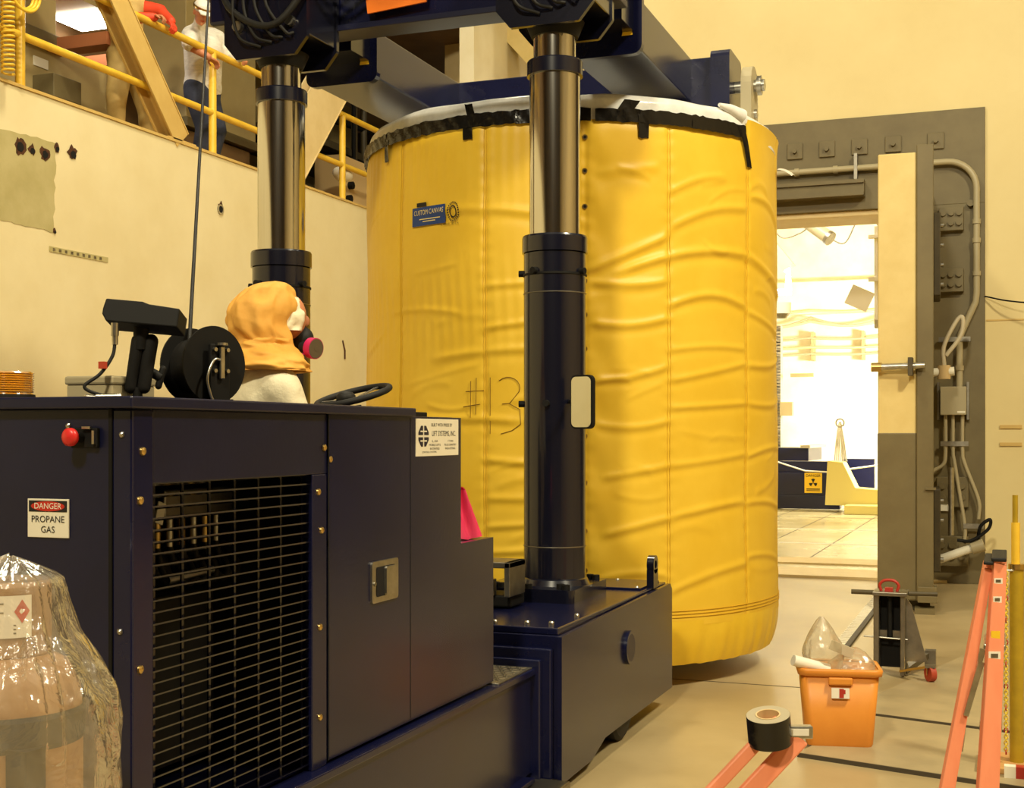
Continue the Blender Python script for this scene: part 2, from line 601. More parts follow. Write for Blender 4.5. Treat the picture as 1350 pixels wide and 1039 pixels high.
# steel surround
ts = struct(G().box(-3.6, -.235, 14.79, 14.835, 4.06, 5.075).box(OX1, -.235, 14.79, 14.835, 0, 4.06).build('trim_doorway', 'olive_steel', bevel=.004),
            'olive brown steel plate surround of the doorway', 'door frame')
for x in (-2.58, -2.23, -1.88, -1.53, -1.175, -.734):
    p = G().box(x - .085, x + .085, 14.765, 14.79, 4.66, 4.835).build('bolt_plate', 'olive_steel', ts, bevel=.006)
    G().cyl((x, 14.72, 4.745), (x, 14.766, 4.745), .028, n=6).build('bolt', 'olive_steel', p)
G().box(-3.3, -1.47, 14.66, 14.79, 4.22, 4.37).build('lintel_channel', 'olive_steel', ts, bevel=.005)
G().box(-3.3, -1.47, 14.60, 14.79, 4.19, 4.215).build('lintel_flange', 'olive_steel', ts)
G().box(-3.3, -1.47, 14.63, 14.66, 4.33, 4.37).build('lintel_lip', 'olive_steel', ts)
G().box(OX0, OX1, 14.84, 15.5, 4.0, 4.058).build('lintel_cream', 'cream_steel', ts, bevel=.01)
for z in (3.89, 3.237):
    p = G().box(-.70, -.45, 14.70, 14.79, z - .125, z + .125).build('hinge_block', 'olive_steel', ts, bevel=.006)
    for ix in range(3):
        for iz in range(2):
            G().cyl((-.655 + ix * .08, 14.67, z - .045 + iz * .105), (-.655 + ix * .08, 14.70, z - .045 + iz * .105), .031, n=10).build('bolt', 'olive_steel', p)
for z in (.98, .35):
    p = G().box(-.72, -.40, 14.70, 14.79, z - .16, z + .16).build('hinge_block', 'olive_steel', ts, bevel=.006)
    for ix in range(3):
        for iz in range(2):
            G().cyl((-.665 + ix * .1, 14.67, z - .055 + iz * .12), (-.665 + ix * .1, 14.70, z - .055 + iz * .12), .034, n=10).build('bolt', 'olive_steel', p)
G().cyl((-.38, 14.72, 4.05), (-.38, 14.8, 4.05), .035, n=12).build('bolt', 'olive_steel', ts)
# folded-open shield door, edge on to the camera
dr = T('door_shield', 'thick cream and olive shield door leaf standing open edge-on', 'door', (-.87, 12.3, 0))
dr['kind'] = 'structure'
dr.rotation_euler = (0, 0, math.radians(3))
G().box(-1.11, -.775, 12.28, 14.55, .1, 4.13).build('door_core', 'door_cream', dr, bevel=.012)
G().box(-1.114, -.772, 12.275, 14.54, .1, 1.61).build('kick_paint', 'olive_steel', dr, bevel=.012, label='olive painted lower half of the door edge')
G().box(-.775, -.63, 12.25, 14.6, .1, 4.19).build('door_plate', 'olive_steel', dr, bevel=.008)
G().box(-1.05, -.66, 12.4, 14.5, 0.0, .1).build('door_shoe', 'olive_dark', dr)
G().box(-.765, -.60, 12.15, 12.34, .1, .16).box(-.765, -.60, 12.15, 12.17, .16, .24).box(-.765, -.60, 12.32, 12.34, .16, .24).build('foot_bracket', 'olive_steel', dr, bevel=.004)
G().box(-.79, -.62, 12.12, 12.36, 0, .05).build('foot_plate', 'olive_steel', dr)
G().box(-.70, -.61, 12.225, 12.25, 1.1, 1.12).build('door_tab', 'olive_steel', dr)
for z in (3.42, .62):
    p = G().box(-.63, -.56, 13.9, 14.6, z - .42, z + .42).build('hinge_arm', 'olive_dark', dr, bevel=.01)
    for k in range(4):
        G().cyl((-.56, 14.0, z + .3 - k * .2), (-.53, 14.0, z + .3 - k * .2), .022, n=8).build('pin', 'zinc', p)
# conduits on the surround
cn = T('wall_conduit', 'grey steel conduit bending down beside the doorway', 'conduit', (-.45, 14.75, 0))
pts = [(-3.4, 14.72, 4.50), (-.62, 14.72, 4.505)] + [(-.62 + .3 * math.sin(a), 14.72, 4.205 + .3 * math.cos(a)) for a in [PI / 2 * k / 8 for k in range(1, 9)]] + [(-.32, 14.72, 3.1), (-.33, 14.72, 3.0), (-.47, 14.72, 2.68), (-.49, 14.72, 2.6), (-.49, 14.72, 2.1)]
G().tube(pts, .035, 10).build('conduit_pipe', 'grey_box', cn)
for x in (-2.2, -1.78, -.9):
    G().cyl((x - .025, 14.72, 4.503), (x + .025, 14.72, 4.503), .044, n=12).build('coupling', 'grey_box', cn)
for z in (3.85, 3.65, 3.3, 2.3):
    G().cyl(((-.32 if z > 3 else -.49), 14.72, z - .025), ((-.32 if z > 3 else -.49), 14.72, z + .025), .044, n=12).build('coupling', 'grey_box', cn)
G().box(-1.58, -1.545, 14.68, 14.79, 4.35, 4.66).build('conduit_hanger', 'dull_steel', cn)
G().box(-.70, -.38, 14.68, 14.73, 2.58, 2.63).build('strut', 'dull_steel', cn)

jb = T('wall_junction_box', 'grey steel junction box between the conduits by the doorway', 'junction box', (-.55, 14.7, 1.8))
bo = G().box(-.68, -.42, 14.60, 14.75, 1.80, 2.10).build('box_body', 'grey_box', jb, bevel=.006)
G().box(-.51, -.43, 14.596, 14.60, 1.82, 1.84).build('box_label', 'white_sign', jb)
for x in (-.705, -.405):
    G().box(x - .012, x + .012, 14.69, 14.79, 1.75, 2.15).build('mounting_strut', 'dull_steel', jb)
for x0, x1, z1 in ((-.63, -.76, 1.15), (-.555, -.44, .55), (-.46, -.30, .80)):
    G().tube(bez([(x0, 14.68, 1.80), (x0, 14.68, 1.42), (x0 + (x1 - x0) * .15, 14.68, 1.28), (x1, 14.68, z1 + .1 if x0 > -.6 else 1.2), (x1, 14.68, z1 - .1 if x0 > -.6 else 1.18)], 8), .02, 8).build('drop_conduit', 'grey_box', jb)
G().box(-.68, -.40, 14.65, 14.69, 1.47, 1.52).build('conduit_clamp', 'zinc', jb)
G().box(-.45, -.25, 14.65, 14.69, .60, .65).build('conduit_clamp', 'zinc', jb)
ac = T('door_actuator', 'white and steel actuator cylinder pointing left past the door leaf', 'actuator', (-.7, 14.2, 2.2))
G().cyl((-.98, 14.1, 2.215), (-.52, 14.1, 2.24), .045, n=14).build('cylinder_body', 'white_sign', ac)
G().cyl((-1.12, 12.2, 2.2), (-.7, 12.2, 2.21), .03, n=12).build('pin_rod', 'zinc', ac)
G().cyl((-1.16, 12.2, 2.2), (-1.07, 12.2, 2.2), .042, n=12).build('rod_end', 'brass', ac)
G().box(-.84, -.80, 12.13, 12.27, 2.12, 2.28).build('rod_guide', 'olive_dark', ac)
G().cyl((-.62, 14.1, 2.16), (-.62, 14.1, 2.30), .065, n=12).build('valve', 'card_core', ac)
G().tube(bez([(-.62, 14.1, 2.3), (-.62, 14.1, 2.5), (-.5, 14.1, 2.75), (-.44, 14.1, 2.78), (-.46, 14.1, 2.6), (-.6, 14.1, 2.4)], 8), .022, 8).build('air_hose', 'grey_roll', ac)
a2 = T('lower_actuator', 'white pneumatic cylinder slanting beside the lower door hinge', 'actuator', (-.5, 14.3, .6))
G().cyl((-.70, 14.35, .28), (-.33, 14.35, .43), .045, n=14).build('cylinder_body', 'white_sign', a2)
G().cyl((-.36, 14.35, .42), (-.24, 14.35, .46), .07, n=12).build('valve', 'grey_box', a2)
G().tube(bez([(-.3, 14.35, .5), (-.27, 14.3, .65), (-.18, 14.3, .72), (-.2, 14.3, .62), (-.36, 14.3, .5), (-.5, 14.3, .5)], 8), .018, 8).build('air_hose', 'matte_black', a2)
G().cyl((-.56, 14.3, .55), (-.56, 14.3, 1.25), .03, n=12).build('chrome_bar', 'zinc', a2)
G().box(-.72, -.58, 14.3, 14.5, .80, .86).build('bracket', 'white_sign', a2)
tag(G().tube(bez([(-.24, 14.79, 3.06), (.1, 14.6, 2.97), (1.0, 14.3, 2.85)], 10), .008, 6).build('hanging_wire', 'matte_black'), 'thin dark wire running right from the conduit', 'wire')

# far room
cell = struct(G().box(-6.6, -6.4, 15.5, 33.2, 0, 8.2).box(1.2, 1.4, 15.5, 33.2, 0, 8.2).box(-6.6, 1.4, 33.0, 33.2, 0, 8.2).build('wall_cell', 'cell_white'),
              'bright white walls of the room beyond the doorway', 'wall')
G().box(-6.4, 1.2, 32.7, 33.0, 4.55, 5.35).build('wall_ledge', 'cell_white', cell, bevel=.02)
struct(G().box(-6.6, 1.4, 15.5, 33.2, 8.2, 8.4).build('ceiling_cell', 'cell_white'), 'pale ceiling of the bright room beyond the doorway', 'ceiling')
cb = struct(G().box(-6.4, 1.2, 19.6, 19.9, 4.78, 5.35).build('trim_cell_beam', 'cream_steel'), 'cream ceiling beam just inside the bright room', 'beam')
G().box(-6.4, 1.2, 19.5, 20.0, 4.74, 4.78).build('beam_flange', 'cream_steel', cb)
struct(G().box(-3.1, -.62, 14.75, 15.6, 0, .03).build('trim_threshold', 'cream_steel'), 'pale threshold strip across the doorway floor', 'threshold')
struct(G().box(-5, .4, 16.3, 17.0, 0, .02).build('trim_threshold_inner', 'cream_steel'), 'second pale sill strip inside the doorway', 'threshold')
g = G()
t = T('cable_bundle', 'sagging pale cables along the far white wall', 'cables', (-4, 32.8, 3))
for k, (z, sag) in enumerate(((4.62, .05), (4.45, .22), (4.36, .14), (3.95, .05), (3.72, .03), (3.56, .03))):
    pts = [(-6.4 + 5.6 * i / 24, 32.62, z - sag * math.sin(PI * (i % 8) / 8)) for i in range(25)]
    G().tube(pts, .03, 6).build('cable', 'grey_box' if k % 2 else 'siding', t)
for x in (-5.6, -4.5, -3.3):
    G().box(x - .03, x + .03, 32.6, 33, 3.4, 4.1).build('cable_bracket', 'beige_cabinet', t)
t = T('cell_spotlight', 'grey tubular spotlight hanging tilted below the cell ceiling beam', 'spotlight', (-3.2, 23.6, 5.2))
G().cyl((-3.45, 23.5, 5.42), (-2.95, 23.3, 5.03), .10, .12, n=16).build('lamp_tube', 'grey_box', t)
G().cyl((-2.95, 23.3, 5.03), (-2.90, 23.28, 4.99), .13, n=16).build('lamp_rim', 'dull_steel', t)
G().box(-3.22, -3.14, 23.4, 23.5, 5.2, 5.75).build('hanger', 'grey_box', t)
G().box(-3.7, -2.6, 23.4, 23.6, 5.7, 5.75).build('mount_rail', 'cream_steel', t)
tag(G().tube(bez([(-4.1, 23.8, 5.6), (-3.85, 23.8, 5.15), (-3.5, 23.8, 5.2), (-3.3, 23.8, 5.35)], 8), .012, 6).build('lamp_cord', 'dull_steel'), 'drooping cord left of the tilted spotlight', 'cord')
tag(G().tube(bez([(-2.95, 23.8, 5.05), (-2.7, 23.8, 5.0), (-2.45, 23.8, 5.5), (-2.3, 23.8, 5.5), (-2.0, 23.8, 5.05), (-1.7, 23.8, 5.0)], 8), .012, 6).build('lamp_cord', 'dull_steel'), 'drooping cord right of the tilted spotlight', 'cord')
t = T('hanging_light', 'glaring white lamp hanging near the yellow canvas edge', 'lamp', (-3.85, 24, 3.9))
G().cyl((-3.74, 24, 4.2), (-3.74, 24, 4.75), .06, .02, n=10).build('tube_glow', 'lamp_cool', t)
G().box(-4.05, -3.7, 23.9, 24.1, 4.13, 4.22).build('lamp_glass', 'lamp_cool', t)
G().cyl((-3.86, 24, 3.78), (-3.86, 24, 3.98), .17, n=14).build('shade', 'paper', t)
G().cyl((-3.86, 24, 3.70), (-3.86, 24, 3.78), .09, .15, n=14).build('socket', 'dull_steel', t)
G().bar((-4.3, 24, 5.35), (-3.72, 24, 4.6), .22, .34, up=(0, 1, 0)).build('bracket_arm', 'cell_white', t)
t = T('white_pipe_rack', 'cluster of white pipes standing at the doorway right edge', 'pipes', (-1.55, 16.9, 2.5))
for k, x in enumerate((-1.58, -1.50, -1.40)):
    G().cyl((x, 17.3, 3.0), (x, 17.3, 4.25 - .1 * k), .028, n=8).build('pipe', 'paper', t)
G().box(-1.68, -1.3, 17.26, 17.34, 3.55, 3.6).build('pipe_clamp', 'paper', t)
G().box(-1.68, -1.3, 17.26, 17.34, 4.1, 4.14).build('pipe_clamp', 'paper', t)
G().box(-1.6, -1.2, 17.2, 17.4, 2.95, 3.05).build('pipe_base', 'grey_box', t)
G().box(-1.55, -1.2, 17.24, 17.36, 0, 2.95).build('pipe_post', 'paper', t)
Mr = Matrix.Rotation(.45, 3, 'Y')
tag(G().obox((-1.78, 17.2, 3.33), (.30, .012, .26), Mr).build('paper_sheet', 'paper', bevel=.003), 'tilted white sheet hanging beside the white pipes', 'sheet')
# steel rack, sign and yellow block in the far room
t = T('blue_steel_frame', 'dark blue steel frame on the far room floor behind the rope', 'steel frame', (-4.3, 28.5, 0))
G().box(-6.3, -3.3, 28.0, 28.35, .02, .30).build('base_beam', 'navy_satin', t, bevel=.01)
G().box(-4.65, -3.25, 28.0, 29.4, .30, .78).build('pedestal', 'navy_satin', t, bevel=.01)
G().box(-6.3, -3.2, 28.1, 28.3, .78, 1.02).build('top_beam', 'navy_satin', t, bevel=.01)
G().box(-6.3, -4.0, 28.4, 30.5, 1.02, 1.3).build('cross_tray', 'navy_satin', t, bevel=.01)
G().box(-4.1, -3.9, 27.9, 30.5, 1.3, 1.36).build('tray_edge', 'grey_box', t)
G().box(-3.4, -2.75, 29.6, 29.8, .1, 1.05).build('end_frame', 'navy_satin', t)
G().cyl((-5.1, 28.0, .62), (-5.1, 28.4, .62), .2, n=16).build('roller', 'matte_black', t)
s = T('radiation_sign', 'yellow danger sign with a trefoil on the blue frame', 'sign', (-3.86, 27.9, .6))
G().box(-4.02, -3.66, 27.95, 27.97, .36, .78).build('sign_plate', 'sign_yellow', s)
fs = lambda u, v: (-3.84 + u, 27.945, .57 + v)
text(G(), 'DANGER', .075, lambda u, v: fs(u, v + .15)).build('sign_lettering', 'ink', s)
g = G()
for k in range(3):
    a0 = PI / 2 + k * 2 * PI / 3
    pl = [(.02, a0 - .5), (.085, a0 - .5), (.09, a0), (.085, a0 + .5), (.02, a0 + .5)]
    g.add([fs(r * math.cos(a), r * math.sin(a)) for r, a in pl], [(0, 1, 2, 3, 4)])
g.add([fs(.013 * math.cos(a), .013 * math.sin(a)) for a in [2 * PI * i / 10 for i in range(10)]], [tuple(range(10))])
g.add([fs(x, z) for x, z in ((-.14, -.14), (.14, -.14), (.14, -.12), (-.14, -.12))], [(0, 1, 2, 3)])
g.add([fs(x, z) for x, z in ((-.14, -.17), (.14, -.17), (.14, -.155), (-.14, -.155))], [(0, 1, 2, 3)])
g.build('trefoil', 'ink', s)
tag(G().prism([(-3.5, .15), (-2.2, .15), (-2.2, .45), (-2.9, .50), (-3.15, 1.02), (-3.45, 1.05)], 'y', 27.2, 27.9).build('yellow_block', 'pale_yellow', bevel=.02), 'yellow tapered steel block beside the danger sign', 'block')
tag(G().box(-3.05, -1.4, 26.6, 27.15, 0, .18).build('yellow_curb', 'pale_yellow', bevel=.01), 'low yellow curb on the far room floor', 'curb')
t = T('coiled_chain', 'pale chain hanging in loops above the yellow block', 'chain', (-3.35, 28.4, 1.1))
for k in range(4):
    G().tube(bez([(-3.45 + .04 * k, 28.35, 1.0), (-3.4 + .02 * k, 28.3, 1.5), (-3.33, 28.3, 1.85 - .03 * k), (-3.25 - .02 * k, 28.3, 1.5), (-3.2 - .03 * k, 28.35, 1.02)], 6), .014, 6).build('chain_strand', 'grey_box', t)
G().ring((-3.33, 28.28, 1.83), (-3.33, 28.32, 1.83), .1, .07, 12).build('hook_ring', 'zinc', t)
tag(G().tube([(-6.3, 27.93, 1.55), (-4.0, 27.93, .82), (-3.55, 27.93, .80), (-1.2, 27.93, 1.15)], .018, 6).build('barrier_rope', 'paper'), 'white barrier rope strung across in front of the blue frame', 'rope')
tag(G().tube([(-1.8, 26.3, .0), (-1.8, 26.3, .5), (-1.35, 26.3, .5), (-1.35, 26.3, .0)], .05, 8).build('pipe_guard', 'dull_steel'), 'small grey hooped pipe guard by the yellow curb', 'guard')
t = T('mesh_column', 'rough wire mesh column beside the canvas edge in the far room', 'column', (-4.8, 29.3, 0))
G().box(-5.02, -4.72, 29.2, 29.5, 0, 4.0).build('column_core', 'grey_box', t)
g = G()
for k in range(60):
    z = .1 + k * .065
    g.bar((-5.02, 29.19, z), (-4.72, 29.19, z + random.uniform(.02, .09)), .02, .02)
    g.bar((-5.02, 29.19, z + .07), (-4.72, 29.19, z), .02, .02)
o = g.build('wire_mesh', 'dull_steel', t)
o['kind'] = 'stuff'
G().box(-4.72, -4.45, 29.1, 29.3, 2.0, 2.3).box(-4.5, -4.0, 29.15, 29.25, 2.85, 2.93).build('mesh_bracket', 'beige_cabinet', t)
# ------------------------------------------------------------------ lift machine
M_ = T('lift_machine', 'dark navy industrial lift truck with twin telescoping masts', 'lift truck', (-3.1, 4.2, 0))
NP, NS = 'navy_paint', 'navy_satin'
for sx in (0, 1):
    def mx(x):
        return x if not sx else -6.2 - x
    def bx(g, x0, x1, *r):
        a, b = mx(x0), mx(x1)
        return g.box(min(a, b), max(a, b), *r)
    rail = bx(G(), -2.5, -1.975, 2.62, 5.48, .10, .56).build('chassis_rail', NP, M_, bevel=.004)
    bx(G(), -2.3, -1.955, 2.6, 5.47, .535, .562).build('top_lip', NP, rail, bevel=.004)
    bx(G(), -2.2, -1.925, 2.6, 5.36, .085, .105).build('bottom_lip', NP, rail, bevel=.004)
    bx(G(), -1.975, -1.968, 5.44, 5.475, .10, .56).build('end_strip', NP, rail)
    bx(G(), -2.05, -1.80, 5.22, 5.47, .03, .075).build('foot_pad', 'dull_steel', M_, bevel=.006)
G().box(-4.2, -2.0, 2.64, 5.48, .48, .555).box(-4.2, -2.0, 5.0, 6.0, .48, .555).build('deck', NS, M_)
tp = G().box(-3.6, -1.97, 5.04, 5.46, .556, .568).build('tread_plate', 'dull_steel', M_, bevel=.003)
g = G()
for i in range(30):
    for j in range(9):
        x, y = -2.68 + i * .0235, 5.06 + j * .044
        a = PI / 4 if (i + j) % 2 else -PI / 4
        g.obox((x, y, .569), (.026, .007, .004), Matrix.Rotation(a, 3, 'Z'))
o = g.build('tread_pattern', 'zinc', tp)
o['kind'] = 'stuff'
# hood: posts, panels, grille, door
G().box(-2.06, -2.0, 2.66, 2.747, .562, 1.662).build('corner_post', NP, M_, bevel=.006)
G().box(-2.04, -2.002, 2.747, 3.64, 1.475, 1.662).build('upper_panel', NS, M_, bevel=.003)
G().box(-2.04, -2.0, 3.545, 3.637, .562, 1.475).build('grille_post', NP, M_, bevel=.004)
fp = G().box(-4.2, -2.06, 2.66, 2.70, .562, 1.662).build('rear_panel', NS, M_, bevel=.003)
G().box(-2.068, -2.058, 2.657, 2.662, .562, 1.662).build('panel_seam', 'matte_black', fp)
G().box(-4.2, -4.16, 2.7, 4.70, .562, 1.662).build('far_panel', NS, M_)
G().box(-3.3, -3.25, 2.7, 3.66, .562, 1.66).box(-3.25, -2.04, 3.63, 3.66, .562, 1.66).build('bulkhead', 'engine_dark', M_)
lid = G().box(-4.22, -1.982, 2.635, 4.262, 1.662, 1.692).build('hood_lid', NS, M_, bevel=.005)
for k, (x, y) in enumerate(((-2.3, 3.8), (-2.28, 3.9), (-2.26, 4.0), (-2.24, 4.1), (-2.3, 4.2))):
    G().lathe([(.0, 1.704), (.012, 1.70), (.014, 1.692)], (x, y, 0), 10).build('bolt', 'zinc', lid)
door = G().prism([(3.642, .575), (5.05, .575), (5.05, 1.172), (4.706, 1.172), (4.706, 1.662), (3.642, 1.662)], 'x', -2.03, -1.998).build('hood_door', NP, M_, bevel=.005)
G().box(-1.9985, -1.9972, 4.243, 4.247, .58, 1.655).build('door_seam', 'matte_black', door)
G().box(-1.999, -1.9965, 3.640, 3.645, .575, 1.66).build('door_gap', 'hole_black', door)
G().box(-3.3, -2.03, 4.262, 4.706, .6, 1.664).build('console', NS, M_, bevel=.004)
G().box(-3.3, -2.03, 4.706, 5.05, .6, 1.17).build('console_step', NS, M_, bevel=.004)
G().box(-2.62, -2.12, 4.36, 4.66, 1.664, 1.684).build('dash_panel', 'matte_black', M_, bevel=.004)
g = G().prism(rrect(3.93, 4.13, 1.03, 1.17, .012), 'x', -1.998, -1.990)
la = g.build('latch', 'zinc', M_, bevel=.003, label='chrome paddle latch')
G().prism(rrect(3.96, 4.10, 1.05, 1.15, .008), 'x', -1.990, -1.988).build('latch_recess', 'hole_black', la)
G().prism(rrect(4.015, 4.098, 1.052, 1.148, .008), 'x', -1.988, -1.978).build('latch_paddle', 'zinc', la, bevel=.003)
G().cyl((-1.99, 3.945, 1.095), (-1.985, 3.945, 1.095), .008, n=10).build('latch_lock', 'dull_steel', la)
for (y, z) in ((2.70, 1.557), (3.617, 1.557), (2.69, 1.436), (3.58, 1.42), (3.60, 1.30), (2.69, 1.02), (3.59, 1.0), (3.59, .72), (3.655, 1.52)):
    G().lathe([(.011, 0), (.010, .005), (.005, .008), (0, .009)], (-2.0, y, z), 10, axis='x').build('panel_screw', 'brass', M_)
for (x, z) in ((-2.03, 1.598), (-2.035, 1.115), (-2.19, 1.62)):
    G().lathe([(.008, 0), (.007, -.004), (.003, -.007), (0, -.008)], (x, 2.66, z), 10, axis='y').build('panel_screw', 'zinc', M_)
# grille
gv = G()
for k in range(31):
    z = .578 + k * .0297
    G().prism([(-2.030, z - .002), (-2.012, z + .004), (-2.011, z + .0085), (-2.030, z + .0025)], 'y', 2.745, 3.547).build('grille_bar', 'black_paint', M_)
for k in range(7):
    y = 2.787 + k * .124
    G().box(-2.034, -2.029, y - .005, y + .005, .57, 1.478).build('grille_upright', 'black_paint', M_)
# machinery behind the grille
eb = G().box(-3.0, -2.35, 2.85, 3.55, .6, 1.12).build('engine', 'engine_dark', M_, bevel=.02)
G().cyl((-2.5, 2.9, 1.18), (-2.5, 3.5, 1.18), .06, n=16).build('engine_pipe', 'dull_steel', eb)
G().box(-2.7, -2.45, 2.82, 2.95, 1.15, 1.45).build('filter_can', 'engine_dark', eb, bevel=.02)
vb = G().box(-2.45, -2.25, 3.14, 3.5, 1.36, 1.44).build('valve_bank', 'dull_steel', M_, bevel=.006)
for k in range(6):
    y = 3.17 + k * .06
    G().cyl((-2.3, y, 1.27), (-2.3, y, 1.37), .013, n=10).build('fitting', 'zinc' if k % 2 else 'brass', vb)
    G().tube(bez([(-2.3, y, 1.28), (-2.28, y + .005, 1.2), (-2.25, y + .03, 1.16), (-2.26, y + .06, 1.2), (-2.32, y + .07, 1.26)], 6), .010, 8).build('hose', 'rubber', vb)
for (y, z) in ((2.84, 1.36), (2.98, 1.33), (3.05, 1.38)):
    G().obox((-2.2, y, z), (.004, .035, .06), Matrix.Rotation(random.uniform(-.5, .5), 3, 'X')).build('tag', 'paper', vb)
G().cyl((-2.2, 3.08, 1.19), (-2.2, 3.3, 1.2), .013, n=8).build('cross_pipe', 'zinc', vb)
# signs on the hood
ps = G().box(-2.314, -2.187, 2.656, 2.66, 1.340, 1.437).build('propane_sign', 'white_sign', M_, bevel=.001, label='white danger propane gas sticker')
fs = lambda u, v: (-2.2505 + u, 2.6552, 1.3885 + v)
g = G().add([fs(x, z) for x, z in ((-.059, .016), (.059, .016), (.059, .044), (-.059, .044))], [(0, 1, 2, 3)])
g.build('danger_band', 'ink', ps)
fs2 = lambda u, v: (-2.2505 + u, 2.6548, 1.3885 + v)
G().add([fs2(.052 * math.cos(a), .03 + .0125 * math.sin(a)) for a in [2 * PI * i / 28 for i in range(28)]], [tuple(range(28))]).build('danger_oval', 'sign_red', ps)
fs3 = lambda u, v: (-2.2505 + u, 2.6544, 1.3885 + v)
text(G(), 'DANGER', .021, lambda u, v: fs3(u, v + .03)).build('danger_lettering', 'white_sign', ps)
text(text(G(), 'PROPANE', .0235, lambda u, v: fs2(u, v - .003)), 'GAS', .0235, lambda u, v: fs2(u, v - .029)).build('propane_lettering', 'ink', ps)
mk = G().box(-2.0, -1.9955, 4.287, 4.676, 1.518, 1.655).build('maker_plate', 'white_sign', M_, bevel=.001, label='white maker plate with a diamond emblem')
fy = lambda u, v: (-1.9948, 4.4815 + u, 1.5865 + v)
g = G()
text(g, 'BUILT WITH PRIDE BY', .017, lambda u, v: fy(u + .035, v + .046), xs=1.15)
text(g, 'LIFT SYSTEMS, INC.', .028, lambda u, v: fy(u + .055, v + .014), xs=.95)
for k, (a, b) in enumerate((('IL, USA', '7 TON'), ('MOBILE LIFTS', 'PLUS GANTRY'), ('PATENTED', 'INDUSTRIAL'))):
    text(g, a, .011, lambda u, v: fy(u - .03, v - .014 - k * .014), xs=1.6)
    text(g, b, .011, lambda u, v: fy(u + .115, v - .014 - k * .014), xs=1.6)
text(g, 'CONTROL SYSTEMS', .009, lambda u, v: fy(u - .08, v - .054), xs=1.6)
g.build('plate_lettering', 'ink', mk)
g = G()
for sz in (1, -1):
    for su in (1, -1):
        pl = [(.005, .004), (.045, .004), (.045, .014), (.022, .038), (.005, .038)]
        g.add([fy(-.13 + su * u, .005 + sz * v) for u, v in pl], [tuple(range(5))])
g.build('plate_emblem', 'navy_satin', mk)
g = G()
for sz in (1, -1):
    g.add([(lambda p: (p[0] + .0004, p[1], p[2]))(fy(-.13 + u, .005 + sz * v)) for u, v in ((-.028, .015), (.028, .015), (.028, .020), (-.028, .020))], [(0, 1, 2, 3)])
g.build('emblem_cross', 'white_sign', mk)
# emergency stop
es = G().box(-2.175, -2.095, 2.648, 2.66, 1.565, 1.615).build('stop_switch', 'matte_black', M_, bevel=.003)
G().cyl((-2.145, 2.652, 1.592), (-2.145, 2.628, 1.592), .014, n=14).build('stop_stem', 'matte_black', es)
G().lathe([(.0, -.024), (.016, -.022), (.0225, -.016), (.0225, -.006), (.016, 0)], (-2.152, 2.63, 1.592), 20, axis='y', sharp=False).build('stop_button', 'button_red', es, label='red mushroom stop button')
G().box(-2.105, -2.098, 2.640, 2.648, 1.575, 1.608).box(-2.135, -2.11, 2.640, 2.648, 1.612, 1.618).build('stop_tag', 'zinc', es)
# steering wheel
wc = Vector((-2.345, 4.47, 1.745))
wn = Vector((-.14, -.25, .95)).normalized()
wa = wn.orthogonal().normalized()
wbv = wn.cross(wa)
sw = G().tube([wc + (wa * math.cos(t) + wbv * math.sin(t)) * .142 for t in [2 * PI * i / 48 for i in range(48)]], .0125, 10, closed=True).build('steering_wheel', 'rubber', M_)
G().lathe([(.0, .022), (.025, .018), (.036, .006), (.038, -.02), (.0, -.03)], wc + Vector((-.02, -.02, -.004)), 24, sharp=False).build('wheel_hub', 'rubber', sw)
for a in (.4, 2.5, 4.6):
    d = wa * math.cos(a) + wbv * math.sin(a)
    G().bar(wc - wn * .01 + d * .03, wc + d * .14, .016, .005, up=wn).build('wheel_spoke', 'zinc', sw)
G().cyl(wc - wn * .04, (wc.x + .02, wc.y + .03, 1.60), .022, n=12).build('steering_column', 'matte_black', sw)

